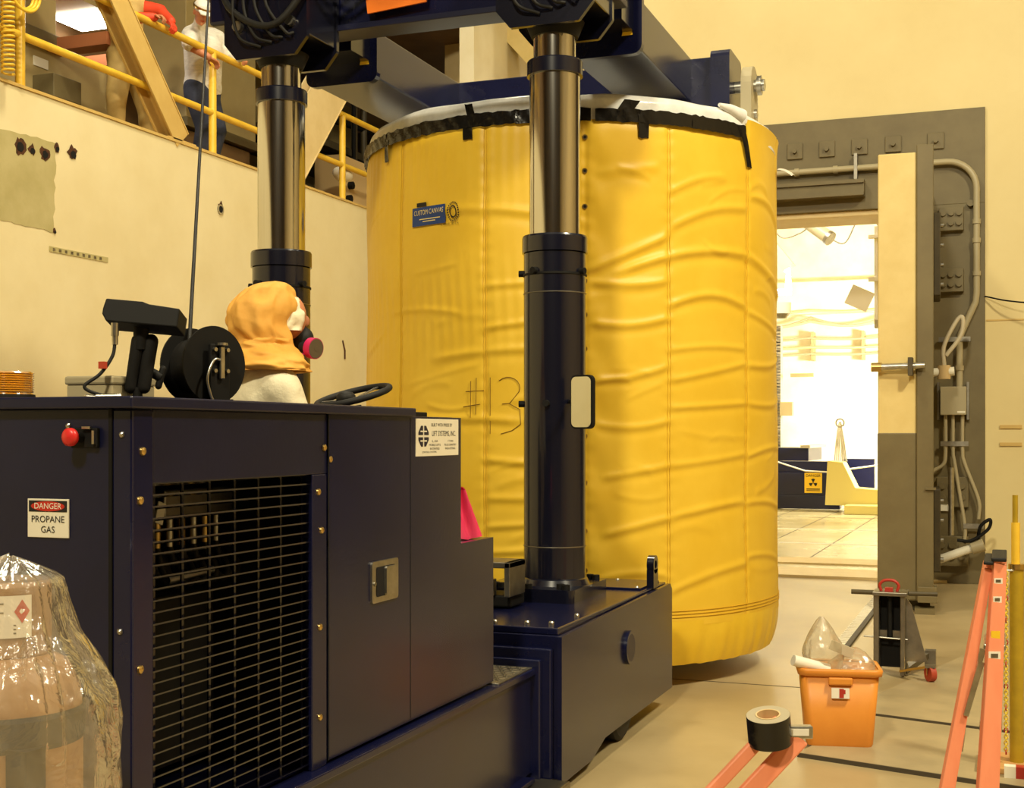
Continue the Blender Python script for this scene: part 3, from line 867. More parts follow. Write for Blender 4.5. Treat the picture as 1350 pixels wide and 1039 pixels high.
# wheel housings, masts, heads, arms
for sx, (mxp, hx0, hx1) in enumerate(((-2.276, -2.74, -1.85), (-3.957, -4.40, -3.51))):
    prof = [(5.52, .06), (5.95, .06), (6.15, .115), (7.50, .118), (7.50, .70), (5.52, .70)]
    hs = G().prism(prof, 'x', hx0 + .02, hx1 - .02).build('wheel_housing', NP, M_, bevel=.004)
    pr2 = [(5.50, .045), (5.95, .05), (6.17, .11), (7.53, .112), (7.53, .69), (7.49, .725), (5.50, .70)]
    G().prism(pr2, 'x', hx1 - .02, hx1).build('side_plate', NP, hs, bevel=.004)
    G().prism(pr2, 'x', hx0, hx0 + .02).build('side_plate', NP, hs, bevel=.004)
    G().box(hx0 + .03, hx1 - .045, 5.48, 5.52, .06, .645).build('face_plate', NP, hs, bevel=.006)
    G().box(hx0 + .06, hx1 - .085, 5.445, 5.48, .06, .60).build('face_plate', NP, hs, bevel=.006)
    G().box(hx0 + .015, hx1 - .03, 5.535, 7.5, .70, .732).build('top_cover', NP, hs, bevel=.006)
    G().box(hx0 + .35, hx1 - .06, 7.04, 7.46, .732, .744).build('access_cover', NP, hs, bevel=.002)
    for (bxp, byp) in ((hx1 - .09, 5.62), (hx1 - .2, 5.6), (hx1 - .35, 5.58), (hx1 - .09, 7.08), (hx1 - .09, 7.42), (hx1 - .3, 7.42), (hx1 - .06, 5.9)):
        G().lathe([(.013, .732), (.013, .744), (.009, .75), (0, .751)], (bxp, byp, 0), 10).build('cover_bolt', 'zinc', hs)
    lg = G().ring((hx1 - .055, 7.21, .862), (hx1 - .015, 7.21, .862), .052, .024, 20).box(hx1 - .055, hx1 - .015, 7.16, 7.26, .73, .835)
    lg.build('lifting_lug', 'black_paint', hs)
    dk = G().cyl((hx1 - .005, 6.58, .49), (hx1 + .018, 6.58, .49), .088, n=28)
    dk.build('side_boss', NP, hs)
    G().cyl((hx1 + .018, 6.58, .49), (hx1 + .0185, 6.58, .49), .07, n=28).build('boss_face', NS, hs)
    for wy in (6.60,):
        wh = G().lathe([(.05, -.09), (.14, -.09), (.18, -.085), (.198, -.07), (.20, 0), (.198, .07), (.18, .085), (.14, .09), (.05, .09)], (hx1 - .115, wy, .20), 40, axis='x').build('road_wheel', 'rubber', M_)
        G().lathe([(.0, .07), (.06, .085), (.135, .08), (.14, .09)], (hx1 - .115, wy, .20), 24, axis='x').build('wheel_disc', 'dull_steel', wh)
    # mast
    c = (mxp, 6.65, 0)
    bp = G().prism(rrect(mxp - .34, mxp + .2, 6.34, 6.97, .035), 'z', .732, .80).build('mast_base', 'black_paint', M_, bevel=.006)
    for (dx, dy) in ((.15, -.26), (.11, -.235), (.15, .26), (.11, .28), (-.24, -.25), (-.2, -.27), (-.26, .26), (-.05, -.28)):
        G().cyl((mxp + dx, 6.65 + dy, .80), (mxp + dx, 6.65 + dy, .824), .021, n=8).build('base_bolt', 'matte_black', bp)
    ma = G().lathe([(.19, .80), (.175, .83), (.167, .835), (.167, 2.56)], c, 64).build('mast', 'black_paint', M_)
    G().lathe([(.168, 1.0), (.1685, 1.003), (.168, 1.006)], c, 64).build('tube_joint', 'dull_steel', ma)
    G().lathe([(.168, 2.345), (.170, 2.347), (.170, 2.349), (.168, 2.351)], c, 64).build('tube_joint', 'dull_steel', ma)
    G().lathe([(.12, 2.56), (.176, 2.565), (.176, 2.645), (.172, 2.655), (.12, 2.657)], c, 64).build('collar', 'black_paint', ma)
    G().lathe([(.168, 2.44), (.172, 2.442), (.172, 2.452), (.168, 2.454)], c, 64).build('seal_ring', 'matte_black', ma)
    for (az, z) in ((-1.9, 2.46), (-2.9, 2.46), (-.3, 2.46), (-1.5, 1.76), (-2.9, 1.76)):
        p = Vector((mxp + .165 * math.cos(az), 6.65 + .165 * math.sin(az), z))
        d = Vector((math.cos(az), math.sin(az), 0))
        G().cyl(p, p + d * .03, .018, n=10).build('port_plug', 'matte_black', ma)
    G().lathe([(.137, 2.6), (.137, 3.51)], c, 64).build('chrome_stage', 'chrome', ma, label='polished chrome mast stage')
    G().lathe([(.12, 3.51), (.150, 3.512), (.150, 3.585), (.146, 3.592), (.11, 3.594)], c, 64).build('stage_band', 'black_paint', ma)
    G().lathe([(.115, 3.59), (.115, 3.74)], c, 64).build('upper_stage', 'chrome', ma, label='polished chrome upper mast stage')
    # head bracket with chamfered corners
    hb = [(mxp - .27, 3.84), (mxp - .19, 3.745), (mxp + .19, 3.745), (mxp + .27, 3.84), (mxp + .27, 4.4), (mxp - .27, 4.4)]
    hd = G().prism(hb, 'y', 6.47, 6.50).prism(hb, 'y', 6.82, 6.85).box(mxp - .26, mxp + .26, 6.5, 6.82, 3.86, 4.4).build('mast_head', 'black_paint', M_, bevel=.006)
    for dx in (-.17, .17):
        G().cyl((mxp + dx, 6.44, 3.93), (mxp + dx, 6.475, 3.93), .03, n=14).build('head_pin', 'zinc', hd)
    G().cyl((mxp, 6.65, 3.72), (mxp, 6.65, 3.80), .125, .16, n=24).build('head_cup', 'matte_black', hd)
    for k in range(4):
        x0 = mxp - .12 + k * .07
        G().tube(bez([(x0, 6.42, 4.3), (x0 - .05, 6.40, 4.05), (x0 - .02 + .03 * k, 6.42, 3.86), (x0 + .1, 6.46, 3.8 + .02 * k)], 6), .009, 8).build('hydraulic_hose', 'rubber', hd)
    # arm
    ax0, ax1 = (-2.46, -2.018) if not sx else (-4.20, -3.735)
    ar = G().box(ax0, ax1, 7.45, 8.78, 3.85, 4.15).build('lift_arm', NP, M_, bevel=.01)
    G().prism(rrect(ax0 - .02, ax1 + .02, 3.82, 4.4, .055, corners=(1, 1, 0, 0)), 'y', 7.40, 7.45).build('arm_flange', NP, ar, bevel=.006)
    G().box(ax0 + .03, ax1 - .03, 7.15, 7.40, 3.95, 4.38).build('arm_root', 'black_paint', ar)
    tr = [(ax1 - .10, 3.93), (ax1 - .035, 3.93), (ax1 - .0675, 4.06)]
    st = G().prism(tr, 'y', 7.397, 7.40).build('warning_triangle', 'sign_yellow', ar)
    text(G(), '!', .07, lambda u, v: (ax1 - .0675 + u, 7.396, 3.97 + v)).build('warning_mark', 'ink', st)
hb = G().box(-4.46, -1.98, 6.86, 7.0, 4.0, 4.5).build('header_beam', NP, M_, bevel=.008)
G().box(-4.46, -1.98, 6.83, 7.03, 3.965, 4.0).build('header_flange', NS, hb, bevel=.004)
G().box(-4.46, -4.24, 6.66, 6.83, 4.03, 4.25).build('motor_box', NP, hb, bevel=.02)
G().box(-4.62, -4.36, 6.56, 6.9, 4.38, 4.46).build('line_bracket', NS, hb, bevel=.006)
for k in range(3):
    G().tube(bez([(-4.1 + .1 * k, 6.5, 4.5), (-3.8 + .1 * k, 6.5, 4.2), (-3.5 + .12 * k, 6.75, 4.25), (-3.2 + .2 * k, 6.75, 4.18), (-2.7, 6.7, 4.3 - .05 * k), (-2.4, 6.5, 4.1)], 8), .013, 8).build('hydraulic_hose', 'rubber', hb)
G().tube(bez([(-4.3, 6.5, 4.3), (-4.15, 6.42, 4.02), (-3.85, 6.4, 3.9), (-3.6, 6.45, 4.2)], 8), .02, 8).build('hydraulic_hose', 'rubber', hb)
# cross beam above the cask with end lug
cbm = G().box(-4.2, -1.87, 8.76, 9.10, 3.79, 4.15).build('cross_beam', NP, M_, bevel=.008)
G().prism(rrect(8.72, 9.14, 3.76, 4.19, .05), 'x', -1.88, -1.75).build('beam_end', NP, cbm, bevel=.01)
lg = G().prism([(8.80, 3.70), (9.06, 3.70), (9.06, 3.95)] + [(8.93 + .13 * math.cos(a), 3.97 + .13 * math.sin(a)) for a in [PI * i / 10 for i in range(11)]] + [(8.80, 3.95)], 'x', -1.69, -1.62).build('beam_lug', 'grey_box', cbm, bevel=.006)
G().cyl((-1.76, 8.93, 3.97), (-1.55, 8.93, 3.97), .04, n=16).build('lug_pin', 'zinc', lg)
G().cyl((-1.60, 8.93, 3.97), (-1.57, 8.93, 3.97), .065, n=6).build('lug_nut', 'zinc', lg)
G().cyl((-1.76, 8.93, 3.78), (-1.60, 8.93, 3.78), .03, n=12).build('lug_pin', 'zinc', lg)
# orange sheet hung on the header
tag(G().add([(-3.52, 6.80, 4.42), (-3.475, 6.80, 4.035), (-3.1, 6.795, 4.06), (-3.05, 6.80, 4.42), (-3.52, 6.812, 4.42), (-3.475, 6.812, 4.035), (-3.1, 6.807, 4.06), (-3.05, 6.812, 4.42)],
            [(0, 1, 2, 3), (7, 6, 5, 4), (0, 4, 5, 1), (1, 5, 6, 2), (2, 6, 7, 3), (3, 7, 4, 0)]).build('orange_sheet', 'orange_sheet'), 'bright orange plastic sheet hung on the header beam', 'sheet')
# mirror
mr = G().prism(rrect(-2.10, -1.962, 1.625, 1.90, .03), 'y', 6.36, 6.385).build('side_mirror', 'matte_black', M_, bevel=.006)
G().prism(rrect(-2.092, -1.97, 1.634, 1.891, .026), 'y', 6.356, 6.36).build('mirror_glass', 'mirror', mr)
for o_ in (mr, mr.children[0]):
    pv = Vector((-2.03, 6.372, 1.76)) - Vector(LOC[M_.name])
    o_.data.transform(Matrix.Translation(pv) @ Matrix.Rotation(math.radians(-18), 4, 'Z') @ Matrix.Translation(-pv))
G().tube([(-2.15, 6.53, 1.77), (-2.08, 6.42, 1.77), (-2.06, 6.39, 1.77)], .012, 8).build('mirror_arm', 'matte_black', mr)
# coupling beside the mast foot
cp = G().box(-2.62, -2.30, 6.05, 6.25, .74, .80).build('hitch', 'matte_black', M_, bevel=.01)
G().box(-2.5, -2.28, 5.98, 6.2, .94, .97).box(-2.31, -2.28, 5.98, 6.2, .80, .97).build('hitch_bracket', 'dull_steel', cp, bevel=.004)
G().cyl((-2.42, 6.05, .80), (-2.42, 6.05, .88), .04, n=12).build('hitch_pin', 'zinc', cp)
G().ell((-2.42, 6.05, .90), (.025, .025, .025)).build('hitch_knob', 'zinc', cp)

# ------------------------------------------------------------------ things on the hood
HZ = 1.692
b = T('amber_beacon', 'ribbed amber warning beacon at the left end of the hood', 'beacon', (-2.475, 2.77, HZ))
pr = [(.0, HZ + .074), (.058, HZ + .072)]
for k in range(9):
    z = HZ + .068 - k * .006
    pr += [(.064, z), (.0595, z - .003)]
pr += [(.062, HZ + .012), (.05, HZ + .012)]
G().lathe(pr, (-2.475, 2.77, 0), 40).build('beacon_lens', 'amber_lens', b)
G().lathe([(.0, HZ + .012), (.066, HZ + .012), (.068, HZ), (0, HZ)], (-2.475, 2.77, 0), 32).build('beacon_base', 'matte_black', b)
G().cyl((-2.475, 2.77, HZ + .012), (-2.475, 2.77, HZ + .06), .03, n=16).build('beacon_core', 'hood_orange', b)

b = T('control_box', 'pale grey box on the hood behind the monitor arm', 'box', (-2.46, 3.25, HZ))
G().box(-2.56, -2.40, 3.10, 3.30, HZ, HZ + .05).build('box_body', 'grey_box', b, bevel=.004)
G().box(-2.565, -2.395, 3.095, 3.305, HZ + .05, HZ + .075).build('box_lid', 'grey_box', b, bevel=.006)

b = T('monitor', 'black display unit tilted on a ball arm above the hood', 'monitor', (-2.35, 3.2, HZ))
Mm = Matrix.Rotation(CAM_YAW, 3, 'Z') @ Matrix.Rotation(math.radians(5), 3, 'Y') @ Matrix.Rotation(math.radians(-12), 3, 'X')
mc = Vector((-2.35, 3.185, 1.938))
g = G()
hw = .110
pl = [(-hw, -.012), (-hw + .015, -.034), (hw, -.034), (hw, .022), (.02, .028), (0, .034), (-hw + .005, .034), (-hw, .004)]
vv = [mc + Mm @ Vector((x, y, z)) for y in (-.05, .05) for x, z in pl]
n = len(pl)
g.add(vv, [(i, (i + 1) % n, n + (i + 1) % n, n + i) for i in range(n)] + [tuple(range(n))[::-1], tuple(range(n, 2 * n))])
g.build('display_case', 'matte_black', b, bevel=.004)
G().obox(mc + Mm @ Vector((0, .052, 0)), (.19, .004, .05), Mm).build('display_screen', 'black_paint', b)
G().cyl((-2.36, 3.18, 1.845), (-2.36, 3.18, 1.915), .022, n=16).build('mount_ball', 'matte_black', b)
g = G()
for (dx, dy) in ((-.016, -.008), (.016, .008)):
    g.capsule((-2.352 + dx, 3.187 + dy, 1.87), (-2.366 + dx, 3.172 + dy, 1.735), .021, .019, 12)
g.build('mount_arm', 'soft_black', b)
G().cyl((-2.36, 3.2, 1.79), (-2.325, 3.225, 1.765), .014, n=10).capsule((-2.32, 3.23, 1.79), (-2.33, 3.222, 1.74), .010).build('arm_knob', 'matte_black', b)
G().cyl((-2.366, 3.172, HZ), (-2.366, 3.172, HZ + .01), .05, n=24).cyl((-2.366, 3.172, HZ + .01), (-2.366, 3.172, 1.735), .014, n=12).build('mount_foot', 'matte_black', b)
G().cyl((-2.39, 3.10, 1.88), (-2.39, 3.10, 1.917), .011, n=10).cyl((-2.39, 3.10, 1.855), (-2.39, 3.10, 1.88), .0085, n=10).build('cable_plug', 'zinc', b)
G().tube(bez([(-2.39, 3.10, 1.86), (-2.392, 3.09, 1.82), (-2.41, 3.06, 1.77), (-2.44, 3.03, 1.735), (-2.42, 3.05, 1.715), (-2.39, 3.10, 1.705)], 8), .005, 8).build('cable', 'rubber', b)
G().box(-2.415, -2.395, 3.058, 3.072, 1.785, 1.805).build('cable_flag', 'tag_red', b)
G().cyl((-2.42, 3.05, 1.704), (-2.38, 3.11, 1.706), .010, n=10).cyl((-2.43, 3.02, 1.704), (-2.41, 3.07, 1.702), .007, n=10).build('cable_joint', 'zinc', b)

b = T('cable_reel', 'black cable reel with a bolted bracket on the hood lid', 'cable reel', (-2.35, 3.5, HZ))
ra = Vector((.95, -.30, 0)).normalized()        # reel axis
r0 = Vector((-2.345, 3.47, 1.813))


def disc(g, c, th, r, n=48):
    return g.cyl(c - ra * th / 2, c + ra * th / 2, r, n=n)


disc(G(), r0 - ra * .055, .006, .118).build('reel_flange', 'matte_black', b, bevel=.002)
disc(G(), r0 + ra * .055, .006, .120).build('reel_flange', 'matte_black', b, bevel=.002)
disc(G(), r0, .105, .085).build('reel_drum', 'soft_black', b)
disc(G(), r0 - ra * .085, .05, .02, 16).build('reel_axle', 'zinc', b)
side = Vector((0, 0, 1)).cross(ra)
Mb = Matrix((side, ra, Vector((0, 0, 1)))).transposed()
bk = G().obox(r0 + ra * .078 + Vector((0, 0, -.028)), (.075, .012, .18), Mb).build('reel_bracket', 'matte_black', b, bevel=.003)
for sx in (-1, 1):
    for sz in (.045, -.02):
        p = r0 + ra * .084 + side * .024 * sx + Vector((0, 0, sz))
        G().cyl(p, p + ra * .010, .0065, n=8).build('bracket_bolt', 'zinc', bk)
p = r0 + ra * .092
G().obox(p + Vector((0, 0, .005)), (.016, .012, .10), Mb).build('bracket_bar', 'zinc', bk, bevel=.003)
G().cyl(p + Vector((0, 0, .058)), p + Vector((0, 0, .066)), .018, n=12).build('bar_cap', 'zinc', bk)
G().tube(bez([p + Vector((0, 0, .012)), p + side * -.03 + Vector((0, 0, .012)), p + side * -.055 + Vector((0, 0, -.04)), p + side * -.045 + Vector((0, 0, -.09)), p + side * -.03 + Vector((0, 0, -.118))], 6), .0045, 8).build('bracket_cable', 'zinc', bk)
G().obox(r0 + Vector((0, 0, -.112)), (.10, .17, .012), Mb).build('reel_foot', 'matte_black', b)
g = G()
g.tube([(-2.36, 3.42, 1.88), (-4.42, 6.62, 4.39)], .0065, 8)
g.build('reel_line', 'rubber', b, label='dark line running from the reel up to the header')

b = tag(G().grid(lambda u, v: (-2.10 + (.075 - .05 * v + .018 * math.sin(10 * u * PI + 3 * v)) * math.cos(2 * PI * u) - .01 * v,
                                4.93 + (.085 - .06 * v + .018 * math.sin(8 * u * PI + 2 * v)) * math.sin(2 * PI * u),
                                1.178 + .20 * v + .006 * math.sin(6 * PI * u)), 40, 14, closeu=True).build('pink_bag', 'pink_plastic'),
        'crumpled hot pink plastic bag behind the hood step', 'bag')
# ------------------------------------------------------------------ yellow wrapped cask
CX, CY, CR = -2.97, 9.03, 1.47
ck = T('wrapped_cask', 'huge upright cask wrapped in yellow canvas under the lift arms', 'cask', (CX, CY, 0))
D2R = PI / 180
SEAMS = [-150, -121, -93, -68.3, -47.3, -20.5, 4, 30, 60, 90, 120, 150, 180]
wr = []   # wrinkles: th0, th1, z at both ends, arch, amplitude, width


def wrinkle(a0, a1, z0, z1, arch, amp, wd):
    wr.append((a0 * D2R, a1 * D2R, z0, z1, arch, amp, wd))


# the ones the photograph shows on the right hand panels
for a in ((-68, -47.3, 2.60, 2.83, .0, .020, .030), (-67, -47.3, 2.53, 2.55, -.02, .016, .026), (-47.3, -20.5, 2.88, 3.06, .05, .014, .028),
          (-60, -20.5, 2.60, 2.76, .06, .020, .028), (-20.5, 8, 2.76, 2.55, .0, .018, .03), (-47.3, -20.5, 2.40, 2.42, .07, .018, .026),
          (-20.5, 5, 2.40, 2.27, .0, .012, .02), (-67, -47.3, 2.28, 2.32, -.03, .016, .026), (-47.3, -20.5, 2.12, 2.15, .02, .010, .02),
          (-66, -47.3, 1.93, 2.02, -.02, .014, .024), (-47.3, -20.5, 1.93, 2.06, .0, .012, .022), (-47.3, -20.5, 1.76, 1.80, .0, .012, .02),
          (-66, -47.3, 1.66, 1.68, -.03, .012, .024), (-20.5, 6, 2.05, 2.12, -.03, .014, .022), (-20.5, 6, 1.80, 1.84, -.03, .012, .02),
          (-64, -47.3, 1.33, 1.40, .0, .012, .024), (-47.3, -20.5, 1.40, 1.47, .0, .010, .022), (-64, -47.3, .98, 1.08, .0, .014, .026),
          (-47.3, -20.5, 1.08, 1.16, .02, .012, .024), (-66, -47.3, .70, .72, .03, .012, .026), (-47.3, -20.5, .62, .76, .03, .012, .026),
          (-20.5, 5, 1.45, 1.50, .03, .012, .02), (-20.5, 5, 1.15, 1.08, .03, .012, .02), (-20.5, 5, .80, .72, .03, .010, .02),
          (-20.5, 4, 3.15, 3.02, .05, .014, .026), (-47.3, -30, 3.1, 3.24, .03, .010, .024), (-66, -50, 3.2, 3.25, .0, .008, .03),
          (-110, -68, 3.02, 2.90, .03, .012, .028), (-93, -70, 2.52, 2.54, .0, .010, .022), (-93, -70, 2.26, 2.32, .0, .012, .022),
          (-108, -70, 2.08, 2.12, .02, .012, .026), (-125, -84, 1.68, 1.68, .02, .012, .026), (-93, -70, 1.44, 1.40, .0, .012, .024),
          (-93, -72, 1.20, 1.20, .0, .010, .024), (-93, -72, 1.02, 1.06, .0, .012, .022), (-93, -72, .86, .90, .0, .012, .022), (-125, -100, 2.40, 2.36, .02, .008, .02)):
    wrinkle(*a)
for s0, s1 in zip(SEAMS, SEAMS[1:]):
    for k in range(7):
        z = random.uniform(.5, 3.35)
        a = random.uniform(.0, .5)
        wrinkle(s0 + (s1 - s0) * a, s0 + (s1 - s0) * random.uniform(a + .3, 1), z, z + random.uniform(-.06, .12), random.uniform(-.03, .04), random.uniform(.003, .007), random.uniform(.015, .03))
wrl = np.array(wr)


def canvas_r(th, z):
    """radius of the canvas at angle th (array) and height z (array)"""
    r = np.full_like(th, CR)
    for a0, a1, z0, z1, arch, amp, wd in wr:
        t = (th - a0) / (a1 - a0)
        m = (t > -.08) & (t < 1.08)
        tt = t[m]
        zc = z0 + (z1 - z0) * tt + arch * np.sin(np.clip(tt, 0, 1) * PI)
        env = np.clip((tt + .06) / .14, 0, 1) * np.clip((1.06 - tt) / .14, 0, 1)
        dz = (z[m] - zc)
        prof = np.exp(-(dz / wd) ** 2) - .45 * np.exp(-((dz + 1.6 * wd) / (1.3 * wd)) ** 2)
        r[m] += .72 * amp * env * prof
    for s in SEAMS:
        d = (th - s * D2R) * CR
        r -= .007 * np.exp(-(d / .018) ** 2)
        r += .0014 * np.sin(z * 70 + s) * np.exp(-(d / .05) ** 2)
    # pucker of the laced closure and slow billow
    d = (th + 65.5 * D2R) * CR
    r += .008 * np.exp(-(d / .06) ** 2) * np.sin(z * 17)
    r += .006 * np.sin(th * 9 + z * 1.3) + .004 * np.sin(z * 5 + th * 3)
    up = np.clip((z - 1.0) / 1.5, 0, 1) * np.clip((-1.25 - th) / .35, 0, 1)
    r += .0016 * np.sin(th * 118 + 2.2 * np.sin(z * 2.4)) * up * (.55 + .45 * np.sin(z * 6))
    return r


NT, NZ = 900, 300
Z0, Z1 = .40, 3.545
th = np.linspace(-PI, PI, NT, endpoint=False)
zz = np.linspace(Z0, Z1, NZ)
TH, ZZ = np.meshgrid(th, zz)
ztop = np.where(np.abs(TH + .10) < .27, .10, 0) * np.clip((ZZ - 3.2) / .35, 0, 1)      # stands up at the right
RR = canvas_r(TH, ZZ)
RR = RR + np.where(ztop > 0, .012, -.02) * np.clip((ZZ - 3.45) / .1, 0, 1) ** 2
V = np.stack([CX + RR * np.cos(TH), CY + RR * np.sin(TH), ZZ + ztop], -1).reshape(-1, 3)
F = [(j * NT + i, j * NT + (i + 1) % NT, (j + 1) * NT + (i + 1) % NT, (j + 1) * NT + i) for j in range(NZ - 1) for i in range(NT)]
g = G()
g.v, g.f, g.s = [tuple(p) for p in V], F, [True] * len(F)
g.build('canvas_wall', 'canvas', ck)


RRT = RR.tolist()


def cask_r(a, z):
    x = ((a + 180) % 360) / 360 * NT
    y = min(max((z - Z0) / (Z1 - Z0) * (NZ - 1), 0), NZ - 1.001)
    i, j = int(x), int(y)
    fx, fy_ = x - i, y - j
    k = (i + 1) % NT
    i %= NT
    return (RRT[j][i] * (1 - fx) + RRT[j][k] * fx) * (1 - fy_) + (RRT[j + 1][i] * (1 - fx) + RRT[j + 1][k] * fx) * fy_


def on_cask(a, z, off=.004):
    r = cask_r(a, z) + off
    return (CX + r * math.cos(a * D2R), CY + r * math.sin(a * D2R), z)


def skirt(u, v):
    a = -PI + 2 * PI * u
    z = .43 - .28 * v
    fold = math.sin(a * 46 + 2 * math.sin(a * 7)) * .5 + math.sin(a * 83 + 1.3) * .3
    r = CR + .006 - .05 * v ** 2.2 + .016 * fold * v * (1 - .3 * v)
    return (CX + r * math.cos(a), CY + r * math.sin(a), z + .008 * fold * v)


G().grid(skirt, 480, 14, closeu=True).build('canvas_skirt', 'canvas_hem', ck)
g = G()
g.lathe([(CR - .05, .155), (CR - .09, .14), (0, .14)], (CX, CY, 0), 96)
g.build('cask_underside', 'canvas_hem', ck)
for z in (.455, .475, .495):
    G().tube([on_cask(-180 + k, z, .003) for k in range(360)], .0028, 5, closed=True).build('hem_stitching', 'thread', ck)
for s in (-93, -47.3, -20.5, -121):
    for k in (-.35, .35):
        G().tube([on_cask(s + k, .5 + 3.0 * i / 90, .001) for i in range(91)], .0024, 5).build('seam_stitching', 'thread', ck)
for z in (3.417, 3.213, 2.994, 2.77, 2.539, 2.33, 2.121, 1.86, 1.586, 1.30, 1.005, .763, .55):
    p = Vector(on_cask(-68.4, z, .002))
    d = Vector((math.cos(-68.4 * D2R), math.sin(-68.4 * D2R), 0))
    e = G().ring(p - d * .004, p + d * .005, .017, .009, 14).build('grommet', 'brass', ck)
    G().cyl(p - d * .002, p + d * .003, .0095, n=12).build('eyelet_hole', 'hole_black', e)
# white film cap, black tape
def cap(u, v):
    a = -PI + 2 * PI * u
    j = noise.noise((math.cos(a) * 4, math.sin(a) * 4, v * 2)) * .018
    prof = [(1.462, 3.53), (1.460, 3.60), (1.452, 3.655), (1.43, 3.69), (1.30, 3.70), (.9, 3.70), (.2, 3.70)]
    k = v * (len(prof) - 1)
    i = min(int(k), len(prof) - 2)
    f_ = k - i
    r = prof[i][0] + (prof[i + 1][0] - prof[i][0]) * f_
    z = prof[i][1] + (prof[i + 1][1] - prof[i][1]) * f_
    return (CX + (r + j * .4) * math.cos(a), CY + (r + j * .4) * math.sin(a), z + j * (1 if i > 0 else .3))


G().grid(cap, 240, 25, closeu=True).build('film_cap', 'white_film', ck)


def tape(a0, a1, z0, z1, nx, seed, slant=0):
    rs = random.Random(seed)
    jb = [rs.uniform(-.005, .005) for _ in range(nx)]
    jt = [rs.uniform(-.006, .006) for _ in range(nx)]
    g = G()
    v, f = [], []
    for i in range(nx):
        t = i / (nx - 1)
        for j in range(5):
            s = j / 4
            a = a0 + (a1 - a0) * t + slant * (1 - s)
            z = (z0 + jb[i]) + (z1 + jt[i] - z0 - jb[i]) * s
            r = max(cask_r(a, min(z, 3.5)), 1.478) + .008 + .003 * math.sin(i * 1.7 + j)
            v.append((CX + r * math.cos(a * D2R), CY + r * math.sin(a * D2R), z))
    f = [(i * 5 + j, (i + 1) * 5 + j, (i + 1) * 5 + j + 1, i * 5 + j + 1) for i in range(nx - 1) for j in range(4)]
    g.add(v, f, True)
    return g.build('black_tape', 'black_tape', ck)


for k, (a0, a1) in enumerate(((-150, -127.5), (-128, -112), (-112.5, -98), (-98.5, -84), (-85, -67), (-66, -55), (-55.5, -40), (-41, -22), (90, 130), (130, 210))):
    tape(a0, a1, 3.512, 3.595, max(8, int(abs(a1 - a0))), k)
for k, (a, z0, z1, w_, sl) in enumerate(((-97.5, 3.44, 3.56, 2.6, 0), (-127.2, 3.405, 3.55, 1.8, 0), (-54.2, 3.42, 3.56, 2.6, 0), (-23.2, 3.33, 3.55, 2.4, 3), (-97.3, 3.57, 3.66, 2.2, 1), (-57, 3.58, 3.65, 4, -2))):
    tape(a - w_ / 2, a + w_ / 2, z0, z1, 4, 50 + k, sl)
# curled flap ends at the upper right
G().tube([(CX + 1.45 * math.cos(a * D2R), CY + 1.45 * math.sin(a * D2R), z) for a, z in ((-31, 3.70), (-27, 3.69), (-22, 3.665))], [.012, .03, .046], 20).build('film_curl', 'white_film', ck)
G().grid(lambda u, v: (CX + 1.47 + .10 * v, CY + .1 + .18 * u, 3.44 - .05 * v * v + .03 * u - .05 * (u - .5) ** 2), 8, 8).build('film_flap', 'white_film', ck)
# sewn maker patch and pencilled number
def patch(a0, a1, z0, z1, m, name, off, par, nx=12):
    v = [on_cask(a0 + (a1 - a0) * i / nx, z0 + (z1 - z0) * j / 3, off) for i in range(nx + 1) for j in range(4)]
    f = [(i * 4 + j, (i + 1) * 4 + j, (i + 1) * 4 + j + 1, i * 4 + j + 1) for i in range(nx) for j in range(3)]
    return G().add(v, f).build(name, m, par)


pa = patch(-115.5, -104.0, 2.935, 3.055, 'patch_blue', 'maker_patch', .014, ck)
pa['label'] = 'blue sewn maker patch with pale lettering'
ca = lambda u, v: on_cask(-109.6 + u / CR / D2R, 3.018 + v, .017)
text(G(), 'CUSTOM CANVAS', .045, ca, xs=.72).build('patch_lettering', 'patch_cream', pa)
g = G()
for (z, u0, u1) in ((-.045, -.08, .10), (-.06, -.05, .06)):
    g.add([ca(u0, z), ca(u1, z), ca(u1, z + .006), ca(u0, z + .006)], [(0, 1, 2, 3)])
g.build('patch_rule', 'patch_cream', pa)
patch(-114.0, -110.5, 3.06, 3.085, 'ink', 'patch_tab', .012, pa, 3)
g = G()
ce = lambda u, v: on_cask(-101.6 + u / CR / D2R, 3.0 + v, .014)
for k in range(24):     # gear-like emblem ring
    a0, a1 = 2 * PI * k / 24, 2 * PI * (k + .6) / 24
    g.add([ce(.036 * math.cos(a0), .052 * math.sin(a0)), ce(.046 * math.cos(a0), .064 * math.sin(a0)), ce(.046 * math.cos(a1), .064 * math.sin(a1)), ce(.036 * math.cos(a1), .052 * math.sin(a1))], [(0, 1, 2, 3)])
for k in range(16):
    a0, a1 = 2 * PI * k / 16, 2 * PI * (k + 1) / 16
    g.add([ce(.020 * math.cos(a0), .03 * math.sin(a0)), ce(.028 * math.cos(a0), .04 * math.sin(a0)), ce(.028 * math.cos(a1), .04 * math.sin(a1)), ce(.020 * math.cos(a1), .03 * math.sin(a1))], [(0, 1, 2, 3)])
g.build('round_emblem', 'ink', ck)
text(G(), 'IL, 800-00, 231-214', .018, lambda u, v: on_cask(-102.8 + u / CR / D2R, 2.925 + v, .014)).build('patch_small_print', 'ink', ck)


def stroke(pts):
    return G().tube([on_cask(a, z, .004) for a, z in pts], .0022, 5).build('pencil_stroke', 'pencil', ck)


